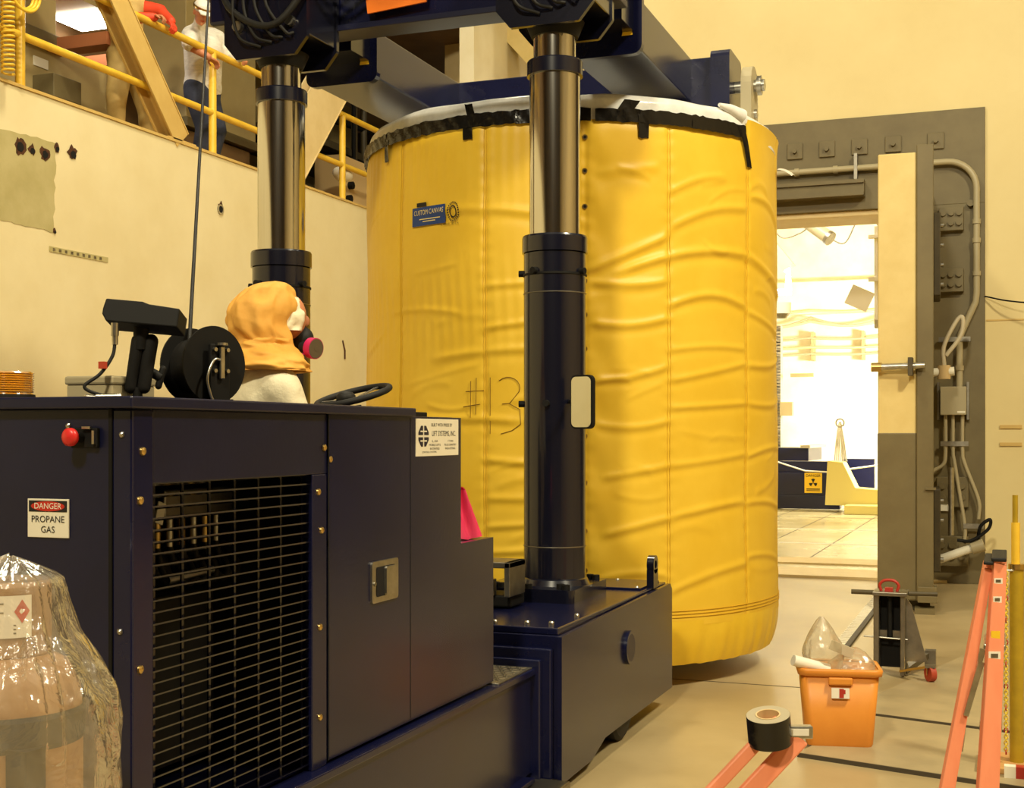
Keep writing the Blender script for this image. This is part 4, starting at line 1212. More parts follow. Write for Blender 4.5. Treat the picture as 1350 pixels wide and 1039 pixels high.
stroke([(-97.0, 1.93), (-96.9, 1.70)])
stroke([(-95.4, 1.95), (-95.5, 1.72)])
stroke([(-98.4, 1.865), (-93.4, 1.87)])
stroke([(-99.0, 1.77), (-94.4, 1.785)])
stroke([(-91.6, 1.95), (-91.6, 1.60)])
stroke([(-89.3, 1.935)] + [(-87 + 3.0 * math.cos(t), 1.885 + .065 * math.sin(t)) for t in [2.4 - .35 * k for k in range(9)]] + [(-86.5, 1.79), (-88.5, 1.785)])
stroke([(-86.5, 1.785), (-84.0, 1.75), (-83.8, 1.66), (-86, 1.62), (-88.8, 1.60)])
# ------------------------------------------------------------------ people
def flesh(g, name, m, parent, voxel=.016, smooth=8):
    o = g.build(name, m, parent)
    r = o.modifiers.new('skin', 'REMESH')
    r.mode = 'VOXEL'
    r.voxel_size = voxel
    r.use_smooth_shade = True
    s = o.modifiers.new('soften', 'SMOOTH')
    s.iterations = smooth
    s.factor = .5
    return o


def hand(wrist, direction, palm_n, m, parent, curl=.5, size=1.0, name='hand', thumb=1):
    """palm, four bent fingers of different length and a thumb from the side of the palm"""
    d = Vector(direction).normalized()
    n = Vector(palm_n)
    n = (n - d * n.dot(d)).normalized()
    s = d.cross(n) * thumb
    w_ = Vector(wrist)
    k = size
    g = G()
    for t in (-.028, -.010, .010, .028):
        g.capsule(w_ + d * .015 * k + s * t * .7 * k, w_ + d * .085 * k + s * t * k, .0145 * k, .013 * k, 8)
    for t, ln in ((-.031, .058), (-.0105, .072), (.0105, .078), (.031, .070)):
        b0 = w_ + d * .088 * k + s * t * k
        a1, a2 = curl * .8, curl * 1.7
        b1 = b0 + (d * math.cos(a1) + n * math.sin(a1)) * ln * .5 * k
        b2 = b1 + (d * math.cos(a2) + n * math.sin(a2)) * ln * .5 * k
        g.capsule(b0, b1, .0098 * k, .009 * k, 8).capsule(b1, b2, .009 * k, .0075 * k, 8)
    t0 = w_ + d * .03 * k + s * .034 * k
    t1 = t0 + (d * .7 + s * .7 + n * .35).normalized() * .042 * k
    t2 = t1 + (d * .9 + n * .5).normalized() * .032 * k
    g.capsule(t0, t1, .013 * k, .0105 * k, 8).capsule(t1, t2, .0105 * k, .009 * k, 8)
    return flesh(g, name, m, parent, .005, 2)


def head(c, fwd, up, parent, hair=True):
    c, f, u = Vector(c), Vector(fwd).normalized(), Vector(up)
    u = (u - f * u.dot(f)).normalized()
    r = f.cross(u)
    M = Matrix((r, f, u)).transposed()
    g = G().ell(c + u * .02, (.076, .095, .10), M=M).ell(c + f * .02 - u * .05, (.058, .07, .07), M=M)
    g.ell(c + f * .098 - u * .015, (.014, .02, .024), M=M)          # nose
    g.ell(c + f * .075 - u * .085, (.026, .022, .02), M=M)           # chin
    for sgn in (-1, 1):
        g.ell(c + r * .078 * sgn - u * .005, (.012, .02, .032), M=M)  # ear
    o = flesh(g, 'head', 'skin', parent, .008, 3)
    for sgn in (-1, 1):
        G().ell(c + f * .084 + r * .031 * sgn + u * .015, (.013, .009, .008), 10, 6, M=M).build('eye', 'paper', o)
    G().ell(c + f * .086 - u * .052, (.024, .008, .006), 10, 6, M=M).build('mouth', 'tag_red', o)
    if hair:
        flesh(G().ell(c - f * .012 + u * .045, (.083, .098, .088), M=M).ell(c - f * .04 - u * .0, (.08, .07, .09), M=M), 'hair', 'hair', parent, .01, 2)
    return M


# operator on the deck, seen from behind and to the right
F_ = Vector((.535, .845, 0))
R_ = Vector((.845, -.535, 0))
UZ = Vector((0, 0, 1))
base = Vector((-3.075, 5.02, .557))
op = T('person', 'person in white coveralls and an orange hood driving the lift', 'person', base)
P_ = lambda r, f, z: base + R_ * r + F_ * f + UZ * z
g = G()
g.capsule(P_(0, 0, .90), P_(0, -.02, 1.16), .15, .165).capsule(P_(-.06, -.02, 1.18), P_(.06, -.02, 1.18), .15, .15)
g.capsule(P_(-.16, -.01, 1.24), P_(.16, -.01, 1.24), .10, .10).capsule(P_(0, 0, 1.30), P_(0, .02, 1.42), .075, .065)
g.capsule(P_(-.08, -.01, 1.24), P_(.08, -.01, 1.24), .125, .125)
for s in (-1, 1):
    g.capsule(P_(.09 * s, 0, .86), P_(.10 * s, .02, .47), .105, .08).capsule(P_(.10 * s, .02, .47), P_(.10 * s, -.02, .12), .078, .065)
    g.capsule(P_(.10 * s, -.03, .05), P_(.11 * s, .13, .04), .05, .042)
    g.capsule(P_(.20 * s, 0, 1.24), P_(.25 * s, .08, 1.0), .075, .06).capsule(P_(.25 * s, .08, 1.03), P_(.20 * s, .30, .98), .06, .045)
flesh(g, 'coveralls', 'suit_white', op, .02, 6)
for s in (-1, 1):
    hand(P_(.20 * s, .31, .98), F_, Vector((0, 0, -1)), 'suit_white', op, .9, name='glove', thumb=-s)
hc = P_(0.01, .02, 1.555)


def cloth(rings, seed, folds, n=110, sub=14):
    """loft of (centre, r_right, r_forward) rings with soft cloth folds"""
    def fn(u, v):
        k = v * (len(rings) - 1)
        i = min(int(k), len(rings) - 2)
        t = k - i
        q = [rings[min(max(i + e, 0), len(rings) - 1)] for e in (-1, 0, 1, 2)]
        w0, w1, w2, w3 = (-t + 2 * t * t - t ** 3) / 2, (2 - 5 * t * t + 3 * t ** 3) / 2, (t + 4 * t * t - 3 * t ** 3) / 2, (t ** 3 - t * t) / 2
        c = q[0][0] * w0 + q[1][0] * w1 + q[2][0] * w2 + q[3][0] * w3
        a, b_ = (max(q[0][e] * w0 + q[1][e] * w1 + q[2][e] * w2 + q[3][e] * w3, .002) for e in (1, 2))
        an = 2 * PI * u
        f_ = 1 + folds * (noise.noise((math.cos(an) * 1.6 + seed, math.sin(an) * 1.6, v * 4.5)) + .7 * noise.noise((math.cos(an) * 3.2, math.sin(an) * 3.2 + seed, v * 6 + an * .8)) - .5 * abs(noise.noise((math.cos(an) * 1.3, math.sin(an) * 1.3, v * 5 + seed + .9 * math.sin(an)))))
        return c + R_ * a * f_ * math.cos(an) + F_ * b_ * f_ * math.sin(an)
    return G().grid(fn, n, sub * (len(rings) - 1) + 1, closeu=True)


cloth([(P_(0, -.01, 1.315), .265, .20), (P_(0, -.01, 1.345), .25, .19), (P_(0, 0, 1.39), .19, .16), (P_(0, 0, 1.43), .135, .13), (P_(0, .0, 1.46), .12, .12)], 3, .12).build('hood_cape', 'hood_orange', op)
cloth([(P_(0, 0, 1.41), .145, .145), (P_(0, .0, 1.45), .122, .132), (P_(0, -.02, 1.52), .118, .150), (P_(0, -.005, 1.60), .114, .152), (P_(0, .02, 1.665), .098, .125), (P_(0, .045, 1.705), .065, .075), (P_(0, .055, 1.722), .003, .003)], 9, .15).build('hood', 'hood_orange', op)
G().ell(hc + F_ * .105 + UZ * .01, (.075, .07, .10), M=Matrix((R_, F_, UZ)).transposed()).ell(hc + F_ * .178 - UZ * .005, (.014, .022, .026), M=Matrix((R_, F_, UZ)).transposed()).build('face', 'skin', op)
cloth([(P_(0.0, .10, 1.50), .09, .075), (P_(0, .11, 1.58), .092, .08), (P_(0, .08, 1.65), .075, .075)], 5, .10, 40).build('hood_rim', 'suit_white', op)
mk_ = G().ell(hc + F_ * .165 - UZ * .085, (.055, .05, .055), M=Matrix((R_, F_, UZ)).transposed()).build('respirator', 'rubber', op)
for s in (-1, 1):
    ax = (R_ * .85 * s + F_ * .25 - UZ * .12).normalized()
    c0 = hc + F_ * .165 + R_ * .075 * s - UZ * .13
    G().cyl(c0 - ax * .05, c0, .028, n=14).build('respirator_port', 'rubber', mk_)
    G().cyl(c0, c0 + ax * .034, .047, n=24).build('filter', 'magenta', mk_, label='magenta filter cartridge')
    G().cyl(c0 + ax * .034, c0 + ax * .036, .043, n=24).cyl(c0 + ax * .036, c0 + ax * .037, .012, n=10).build('filter_end', 'filter_face', mk_)

# two people at the mezzanine railing
pa_ = T('person', 'person in tan coveralls with orange sleeves leaning on the yellow railing', 'person', (-7.95, 10.5, 4.37))
g = G()
g.capsule((-7.97, 10.50, 5.24), (-7.92, 10.42, 5.55), .165, .18).capsule((-7.93, 10.30, 5.72), (-7.87, 10.58, 5.72), .10, .10).capsule((-7.9, 10.44, 5.75), (-7.86, 10.46, 5.86), .07, .06)
g.capsule((-7.97, 10.42, 5.22), (-7.97, 10.62, 5.22), .14, .14)
g.capsule((-7.97, 10.42, 5.15), (-7.95, 10.33, 4.78), .125, .10).capsule((-7.95, 10.33, 4.78), (-7.97, 10.36, 4.45), .095, .08)
g.capsule((-7.95, 10.62, 5.15), (-7.9, 10.74, 4.78), .125, .10).capsule((-7.9, 10.74, 4.78), (-7.93, 10.80, 4.45), .095, .08)
g.capsule((-7.97, 10.36, 4.42), (-7.82, 10.36, 4.41), .05, .04).capsule((-7.93, 10.80, 4.42), (-7.78, 10.80, 4.41), .05, .04)
g.capsule((-7.88, 10.26, 5.70), (-7.72, 10.22, 5.48), .085, .07)
flesh(g, 'coveralls', 'tan_suit', pa_, .025, 5)
g = G().capsule((-7.85, 10.60, 5.72), (-7.66, 10.62, 5.68), .085, .07).capsule((-7.66, 10.62, 5.68), (-7.46, 10.52, 5.53), .062, .045)
flesh(g, 'sleeve', 'vest_red', pa_, .02, 3)
g = G().capsule((-7.72, 10.22, 5.50), (-7.52, 10.33, 5.52), .065, .045)
flesh(g, 'sleeve', 'vest_red', pa_, .02, 3)
hand((-7.46, 10.50, 5.53), (.5, -.2, -.6), (-.6, 0, -.6), 'vest_red', pa_, .9, name='glove')
hand((-7.52, 10.33, 5.53), (.8, .2, -.1), (0, 0, -1), 'skin', pa_, 1.1, thumb=-1)
head((-7.83, 10.47, 6.0), (.9, .1, -.35), (0, 0, 1), pa_)
G().box(-7.795, -7.785, 10.52, 10.535, 5.3, 5.6).build('strap', 'matte_black', pa_)

pb = T('person', 'person in white shirt and jeans bending over the yellow railing', 'person', (-7.9, 11.75, 4.37))
g = G().capsule((-7.92, 11.62, 5.20), (-7.92, 11.80, 5.20), .15, .15)
for dy in (0, 1):
    y = 11.60 + .2 * dy
    g.capsule((-7.92, y, 5.15), (-7.83, y + .04, 4.80), .135, .11).capsule((-7.83, y + .04, 4.80), (-7.93, y + .06, 4.46), .105, .085)
    g.capsule((-7.93, y + .06, 4.42), (-7.78, y + .06, 4.41), .045, .04)
flesh(g, 'jeans', 'jeans', pb, .022, 4)
g = G().capsule((-7.90, 11.70, 5.30), (-7.80, 11.55, 5.58), .19, .205).capsule((-7.80, 11.36, 5.66), (-7.76, 11.70, 5.72), .12, .12).capsule((-7.76, 11.42, 5.75), (-7.68, 11.32, 5.80), .07, .065)
g.capsule((-7.92, 11.66, 5.25), (-7.92, 11.78, 5.25), .17, .17)
g.capsule((-7.78, 11.32, 5.64), (-7.66, 11.10, 5.50), .095, .08)
g.capsule((-7.74, 11.74, 5.70), (-7.62, 11.84, 5.56), .095, .08).capsule((-7.62, 11.84, 5.56), (-7.55, 11.78, 5.52), .07, .055)
flesh(g, 'shirt', 'shirt', pb, .022, 4)
flesh(G().capsule((-7.66, 11.10, 5.48), (-7.50, 11.20, 5.38), .05, .035), 'forearm', 'skin', pb, .014, 2)
hand((-7.50, 11.21, 5.37), (.2, 1, -.2), (0, 0, -1), 'skin', pb, .7)
hand((-7.53, 11.78, 5.525), (.6, -.1, -.15), (-.1, 0, -1), 'skin', pb, 1.1, thumb=-1)
Mh = head((-7.58, 11.20, 5.83), (.62, -.5, -.62), (.4, -.2, .9), pb, hair=False)
ch = Vector((-7.58, 11.20, 5.83)) + Mh @ Vector((0, -.01, .055))
flesh(G().ell(ch, (.095, .11, .075), M=Mh).obox(ch + Mh @ Vector((0, .12, -.02)), (.13, .10, .02), Mh), 'cap', 'shirt', pb, .012, 2)
cbd = G().lathe([(.098, -.012), (.10, 0), (.098, .018)], (0, 0, 0), 20).build('cap_band', 'brass', pb)
cbd.matrix_local = Matrix.Translation(ch - Vector(LOC[pb.name])) @ Mh.to_4x4()
cbd.data.transform(Matrix.Translation(Vector(LOC[pb.name])))
cbd.scale = (1.0, 1.12, 1.0)
G().box(-7.765, -7.755, 11.58, 11.63, 5.22, 5.30).build('badge', 'paper', pb)

# ------------------------------------------------------------------ mezzanine fittings
gr = T('guard_railing', 'yellow pipe guard railing along the mezzanine edge', 'railing', (-7.5, 11, 4.42))
for y in (3.05, 5.82, 8.59, 11.36, 14.13, 16.9):
    G().cyl((-7.56, y, 4.4), (-7.56, y, 5.475), .04, n=14).build('railing_post', 'yellow_rail', gr)
G().cyl((-7.56, 3, 5.475), (-7.56, 13.0, 5.475), .036, n=14).build('top_rail', 'yellow_rail', gr)
G().cyl((-7.56, 13.2, 5.475), (-7.56, 16.9, 5.475), .036, n=14).build('top_rail', 'yellow_rail', gr)
G().cyl((-7.56, 3, 4.86), (-7.56, 16.9, 4.86), .034, n=14).build('mid_rail', 'yellow_rail', gr)
for y in (12.85, 12.93):
    G().cyl((-7.56, y - .015, 5.475), (-7.56, y + .015, 5.475), .044, n=14).build('rail_collar', 'yellow_rail', gr)


def brace(y0, z0, y1, z1, wd, m, label):
    t = T('steel_brace', label, 'brace', (-7.42, y0, z0))
    d = Vector((0, y1 - y0, z1 - z0)).normalized()
    s = Vector((0, -d.z, d.y))
    a, b_ = Vector((0, y0, z0)), Vector((0, y1, z1))
    for x0, x1, hw, nm in ((-7.62, -7.49, .008, 'brace_web'), (-7.49, -7.47, wd / 2, 'brace_flange'), (-7.64, -7.62, wd / 2, 'brace_flange')):
        pl = [a - s * hw, b_ - s * hw, b_ + s * hw, a + s * hw]
        G().prism([(p.y, p.z) for p in pl], 'x', x0, x1).build(nm, m, t, bevel=.004)
    pl = [a - s * wd / 2, b_ - s * wd / 2, b_ - s * (wd / 2 - .012), a - s * (wd / 2 - .012)]
    G().prism([(p.y, p.z) for p in pl], 'x', -7.64, -7.462).build('brace_edge', m, t)
    G().box(-7.66, -7.47, y0 - .22, y0 + .22, 4.425, 4.44).build('brace_foot', m, t)
    return t


brace(10.72, 4.44, 8.68, 6.70, .24, 'tan_steel', 'tan diagonal steel brace in front of the tan coveralls person')
brace(12.62, 4.44, 14.62, 6.70, .60, 'cream_steel', 'cream diagonal steel brace beside the left mast')
t = T('coiled_hose', 'yellow coiled air hose hanging at the upper left railing', 'hose', (-7.42, 8.3, 4.43))
G().tube([(-7.40 + .05 * math.cos(k * .7), 8.27 + .045 * math.sin(k * .7), 4.44 + k * .0042) for k in range(150)], .010, 6).build('hose_coil', 'yellow_rail', t)
for k in range(3):
    G().tube([(-7.40 + .02 * k, 8.42 + (.14 + .015 * k) * math.cos(a), 5.14 + (.13 + .012 * k) * math.sin(a)) for a in [2 * PI * i / 28 for i in range(28)]], .013, 6, closed=True).build('hose_loop', 'yellow_rail', t)
t = T('duct_cabinet', 'grey green cabinet hung above the mezzanine at upper left', 'cabinet', (-8.9, 9.9, 5.2))
G().box(-9.2, -8.6, 8.9, 10.27, 5.44, 6.6).build('cabinet_body', 'beige_cabinet', t, bevel=.01)
G().box(-9.2, -8.58, 8.9, 10.29, 5.33, 5.44).build('cabinet_base', 'olive_steel', t, bevel=.006)
t = T('panel_cabinet', 'brown electrical cabinet behind the tan coveralls person', 'cabinet', (-8.9, 10.4, 4.4))
G().box(-9.2, -8.7, 9.3, 11.2, 4.37, 5.32).build('cabinet_body', 'beige_cabinet', t, bevel=.01)
G().box(-8.7, -8.69, 10.06, 10.26, 5.12, 5.21).build('cabinet_label', 'paper', t)
G().box(-8.7, -8.45, 10.05, 10.45, 4.80, 5.02).build('switch_box', 'olive_steel', t, bevel=.008)
G().box(-8.7, -8.40, 10.1, 10.7, 4.60, 4.74).build('socket_rail', 'matte_black', t, bevel=.006)
G().cyl((-8.62, 11.26, 4.37), (-8.62, 11.26, 5.6), .03, n=10).build('riser_pipe', 'grey_box', t)
t = T('bay_light', 'glowing pendant lamp with a brown hood above the mezzanine', 'lamp', (-8.9, 10.9, 5.6))
G().prism([(10.45, 6.25), (10.75, 6.25), (11.25, 5.83), (10.32, 5.83)], 'x', -9.1, -8.45).build('lamp_hood', 'beige_cabinet', t)
G().prism([(10.72, 5.826), (11.2, 5.826), (11.2, 5.80), (10.72, 5.80)], 'x', -9.05, -8.5).build('lamp_diffuser', 'lamp_white', t)
struct(G().box(-9.2, -8.0, 10.25, 10.45, 5.30, 5.42).box(-9.2, -9.0, 10.32, 12.3, 5.42, 5.52).box(-9.2, -8.55, 11.15, 11.35, 5.40, 5.52).build('trim_mezzanine_beam', 'beam_brown'), 'reddish brown beam under the mezzanine lamp', 'beam')
t = T('locker', 'beige metal locker behind the person in jeans', 'locker', (-8.8, 13.2, 4.37))
G().box(-9.2, -8.6, 12.4, 13.85, 5.15, 6.6).build('locker_body', 'beige_cabinet', t, bevel=.01)
G().box(-9.2, -8.58, 12.4, 13.87, 5.05, 5.15).build('locker_base', 'olive_steel', t)
G().box(-9.2, -8.65, 12.3, 13.8, 4.37, 5.03).build('locker_plinth', 'brown_wall', t, bevel=.01)
t = T('pipe_rack', 'dark pipes and shelves in the recess behind the railing', 'pipe rack', (-9.3, 17, 4.4))
for (y, z) in ((16.0, 5.55), (16.4, 5.05), (16.2, 6.1)):
    G().cyl((-9.6, y - 1.5, z), (-8.6, y + 2.2, z), .05, n=10).build('pipe', 'matte_black', t)
for y in (17.0, 17.3):
    G().cyl((-8.9, y, 4.4), (-8.9, y, 7.0), .05, n=10).build('upright_pipe', 'olive_dark', t)
G().box(-10.2, -8.9, 15.0, 19.5, 5.62, 5.72).build('shelf', 'olive_dark', t)
G().box(-10.2, -8.9, 15.0, 19.5, 4.95, 5.0).build('shelf', 'olive_dark', t)
G().tube([(-8.7, 16.6, 5.0), (-8.7, 16.6, 6.35), (-8.7, 16.7, 6.45), (-8.7, 17.6, 6.45)], .03, 8).build('bent_pipe', 'matte_black', t)
G().box(-10.6, -10.2, 15, 19.5, 4.37, 7).build('backing', 'beige_cabinet', t)
tag(G().ell((-7.68, 14.36, 4.80), (.10, .2, .09)).build('white_bundle', 'paper'), 'small white bundle hung behind the mid rail', 'bundle')
t = T('machine_stand', 'pale valve stand with dark knobs beside the canvas top', 'valve stand', (-8.0, 15.2, 4.37))
G().box(-8.3, -7.9, 14.75, 15.6, 4.37, 5.15).build('stand_body', 'card_core', t, bevel=.02)
for (y, z) in ((14.85, 4.95), (14.9, 4.6), (14.95, 4.78)):
    G().cyl((-7.9, y, z), (-7.84, y, z), .05, n=8).build('knob', 'matte_black', t)
tag(G().box(-8.6, -8.2, 13.4, 13.7, 4.37, 4.62).build('red_bin', 'tag_red', bevel=.01), 'small red box on the mezzanine floor behind the brace', 'box')
t = T('wall_column', 'cream building column beside the ribbed siding', 'column', (-7.4, 17.4, 0))
G().box(-7.60, -7.20, 17.3, 17.58, 0, 11).build('column_shaft', 'cream_steel', t, bevel=.006)
G().box(-7.18, -7.12, 17.35, 17.5, 0, 11).build('column_fin', 'beige_cabinet', t)
t = T('downpipe', 'grey vertical pipe beside the cream column', 'pipe', (-6.98, 17.4, 0))
G().cyl((-6.98, 17.45, 0), (-6.98, 17.45, 11), .055, n=14).build('pipe_shaft', 'grey_box', t)
for z in (6.6, 7.3):
    G().cyl((-6.98, 17.45, z), (-6.98, 17.45, z + .08), .07, n=14).build('pipe_band', 'zinc', t)
t = T('sloping_beam', 'cream sloping beam seen behind the mast head', 'beam', (-6.3, 16.8, 6.8))
G().bar((-7.3, 16.9, 8.15), (-5.0, 16.9, 5.55), .25, .42, up=(0, 1, 0)).build('beam_body', 'door_cream', t, bevel=.006)
G().bar((-7.25, 16.74, 8.35), (-4.95, 16.74, 5.75), .08, .06, up=(0, 1, 0)).build('beam_edge', 'cream_steel', t)

# ------------------------------------------------------------------ floor things at the right
Mz = Matrix.Rotation(math.radians(-15), 3, 'Z')
def plate(c, sx, sy, z0, z1, name, label):
    t = T(name, label, 'floor sheet', (c[0], c[1], 0))
    G().obox((c[0], c[1], (z0 + z1) / 2), (sx, sy, z1 - z0), Mz).build('sheet_top', 'steel_sheet', t)
    for sg in (-1, 1):
        G().obox(Vector((c[0], c[1], (z0 + z1) / 2)) + Mz @ Vector((0, sg * (sy / 2 + .002), -.001)), (sx, .012, z1 - z0), Mz).build('sheet_edge', 'sheet_edge', t)
    return t


c1 = Vector((-.98, 6.56, 0)) + Mz @ Vector((1.0, .53, 0))
plate(c1, 2.0, 1.04, 0, .022, 'floor_plate', 'thick grey floor sheet under the orange bin')
c2 = Vector((-.70, 7.65, 0)) + Mz @ Vector((.95, 1.62, 0))
plate(c2, 2.3, 3.2, 0, .016, 'floor_plate', 'large grey floor sheet under the jack stand')
t = T('floor_track', 'serrated metal strip running along the floor toward the doorway', 'floor strip', (-1.1, 11.5, 0))
G().box(-1.15, -1.11, 10.0, 14.2, .0, .02).build('track_bar', 'sheet_edge', t)
for k in range(46):
    G().box(-1.24, -1.15, 10.05 + k * .09, 10.095 + k * .09, 0, .012).build('track_tooth', 'white_sign', t)
g = G().box(-6, -1.2, 8.36, 8.37, 0, .002)
g.build('floor_joint', 'sheet_edge', bpy.data.objects['floor'])
for (x0, y0) in ((.03, 14.45), (-.02, 10.2)):
    G().box(x0, x0 + 1.5, y0, y0 + .10, 0, .002).build('floor_marking', 'sign_yellow', bpy.data.objects['floor'])

# orange bin
bn = T('waste_bin', 'orange plastic waste bin stuffed with clear plastic bags', 'bin', (-.82, 6.88, .022))
Mbn = Matrix.Rotation(CAM_YAW - .16, 3, 'Z')


def rr_loop(hx, hy, r, n=6):
    return rrect(-hx, hx, -hy, hy, r, n)


def shell(rings, name, m, parent, org):
    g = G()
    v, f = [], []
    for (hx, hy, r, z) in rings:
        lp = rr_loop(hx, hy, r)
        v += [Vector(org) + Mbn @ Vector((x, y, z)) for x, y in lp]
    k = len(lp)
    for j in range(len(rings) - 1):
        f += [(j * k + i, j * k + (i + 1) % k, (j + 1) * k + (i + 1) % k, (j + 1) * k + i) for i in range(k)]
    g.add(v, f, True)
    g.add(v[:k], [tuple(range(k))[::-1]])
    return g.build(name, m, parent)


bo_ = (-.82, 6.88, .022)
shell([(.160, .115, .035, .0), (.166, .120, .04, .012), (.196, .145, .045, .385), (.186, .136, .045, .385), (.156, .108, .035, .02), (.02, .02, .01, .02)], 'bin_body', 'orange_plastic', bn, bo_)
shell([(.192, .142, .045, .355), (.208, .156, .05, .36), (.212, .160, .05, .385), (.206, .154, .05, .396), (.190, .140, .045, .392)], 'bin_rim', 'orange_plastic', bn, bo_)
G().obox(Vector(bo_) + Mbn @ Vector((-.0, -.148, .335)), (.12, .022, .04), Mbn).build('bin_handle', 'orange_plastic', bn, bevel=.008)
lb = G().obox(Vector(bo_) + Mbn @ Vector((-.0, -.146, .275)), (.088, .010, .052), Mbn).build('torn_label', 'paper', bn)
G().obox(Vector(bo_) + Mbn @ Vector((.005, -.1515, .275)), (.022, .002, .046), Mbn).obox(Vector(bo_) + Mbn @ Vector((.018, -.152, .283)), (.012, .003, .02), Mbn).build('label_print', 'handle_red', lb)


def crumple(c, rx, ry, h, seed, name, label, n=40, m=18, lean=(0, 0), m_='clear_bag', amp=.22):
    c = Vector(c)

    def fn(u, v):
        a = 2 * PI * u
        rad = math.sin(PI * (.18 + .80 * v)) ** .8
        d = Vector((math.cos(a), math.sin(a), v * 1.5))
        k = 1 + amp * noise.noise(d * 1.7 + Vector((seed, 0, 0))) + amp * .6 * noise.noise(d * 4.1 + Vector((0, seed, 0)))
        return c + Vector((rx * rad * k * math.cos(a) + lean[0] * v, ry * rad * k * math.sin(a) + lean[1] * v, h * v))
    o = G().grid(fn, n, m, closeu=True).build(name, m_)
    return tag(o, label, 'plastic bag')


crumple((-.89, 6.86, .30), .10, .09, .36, 2.2, 'plastic_bag', 'tall clear plastic bag standing up out of the orange bin', lean=(-.01, 0))
crumple((-.76, 6.91, .30), .13, .10, .20, 7.7, 'plastic_bag', 'low crumpled clear plastic bag at the right of the bin', lean=(.02, .02))
tag(G().tube([(-1.02, 6.70, .455), (-.86, 6.80, .40)], [.028, .03], 12).build('paper_tube', 'paper'), 'pale rolled paper poking left out of the bin', 'roll')
tag(G().obox((-.80, 6.86, .50), (.12, .012, .05), Matrix.Rotation(.35, 3, 'Y')).build('plastic_strip', 'grey_roll'), 'grey plastic strip inside the tall clear bag', 'strip')
tag(G().obox((-.90, 6.80, .40), (.07, .05, .01), Matrix.Rotation(.5, 3, 'Y') @ Matrix.Rotation(.8, 3, 'X')).build('cardboard_scrap', 'card_core'), 'brown cardboard scrap at the bin left edge', 'scrap')

# jack stand
js = T('jack_stand', 'grey steel jack stand with a red handle and side caster', 'jack stand', (-.72, 9.05, .016))
for x0, x1 in ((-.835, -.80), (-.665, -.635)):
    G().box(x0, x1, 8.92, 9.10, .016, .535).build('stand_post', 'dull_steel', js, bevel=.004)
G().box(-.80, -.665, 9.04, 9.08, .05, .52).build('stand_back', 'matte_black', js)
G().box(-.80, -.665, 8.99, 9.04, .25, .30).build('stand_cross', 'dull_steel', js)
G().cyl((-.735, 8.98, .25), (-.735, 8.98, .52), .018, n=12).build('jack_screw', 'matte_black', js)
G().box(-.84, -.62, 8.90, 9.12, .535, .56).build('stand_top', 'dull_steel', js, bevel=.004)
G().cyl((-.985, 9.0, .545), (-.84, 9.0, .545), .016, n=12).build('cross_bar', 'olive_dark', js)
G().cyl((-.62, 9.02, .545), (-.44, 9.05, .545), .016, n=12).build('cross_bar', 'olive_dark', js)
G().prism([(-.635, .10), (-.50, .10), (-.60, .47), (-.635, .52)], 'y', 9.0, 9.02).build('gusset', 'dull_steel', js)
G().bar((-.65, 9.0, .035), (-.50, 9.3, .12), .05, .035).build('foot_leg', 'dull_steel', js)
G().box(-.53, -.46, 9.24, 9.32, .016, .14).build('foot_block', 'dull_steel', js)
G().bar((-.66, 8.93, .045), (-.46, 8.78, .115), .035, .015).build('caster_arm', 'brass', js)
G().box(-.50, -.44, 8.75, 8.81, .105, .122).build('caster_plate', 'dull_steel', js)
cw = G().cyl((-.484, 8.77, .066), (-.452, 8.79, .066), .05, n=20).build('caster_wheel', 'caster_red', js)
G().bar((-.489, 8.766, .06), (-.489, 8.766, .115), .03, .003, up=(1, 0, 0)).bar((-.447, 8.792, .06), (-.447, 8.792, .115), .03, .003, up=(1, 0, 0)).build('caster_fork', 'brass', js)
G().tube(bez([(-.79, 8.98, .56), (-.80, 8.98, .60), (-.77, 8.98, .63), (-.71, 8.98, .63), (-.68, 8.98, .60), (-.69, 8.98, .56)], 6), .010, 8).box(-.765, -.715, 8.95, 9.01, .56, .585).build('red_handle', 'handle_red', js, label='red bail handle')
G().cyl((-.90, 8.95, .26), (-.62, 8.95, .25), .006, n=8).build('lock_pin', 'zinc', js)


# stepladder standing at the right
sl = T('stepladder', 'orange fibreglass stepladder standing open at the right edge', 'stepladder', (-.02, 5.0, 0))
MY = Matrix.Rotation(CAM_YAW, 3, 'Z')


def L3(r, d, z):       # right and depth relative to the ladder head, in the photograph's viewing frame
    return Vector((-.035, 5.012, 0)) + MY @ Vector((r, 0, 0)) + Vector((0, d, 0)) + UZ * z


def rail(g, p0, p1, w0, w1, th):
    p0, p1 = Vector(p0), Vector(p1)
    d = (p1 - p0).normalized()
    dep = MY @ Vector((0, 1, 0))
    s = d.cross(dep).normalized()
    dep = s.cross(d)
    v = []
    for p, w_ in ((p0, w0), (p1, w1)):
        for a, b_ in ((-1, -1), (1, -1), (1, 1), (-1, 1)):
            v.append(p + s * a * w_ / 2 + dep * b_ * th / 2)
    g.add(v, [(0, 3, 2, 1), (4, 5, 6, 7), (0, 1, 5, 4), (1, 2, 6, 5), (2, 3, 7, 6), (3, 0, 4, 7)])
    return g


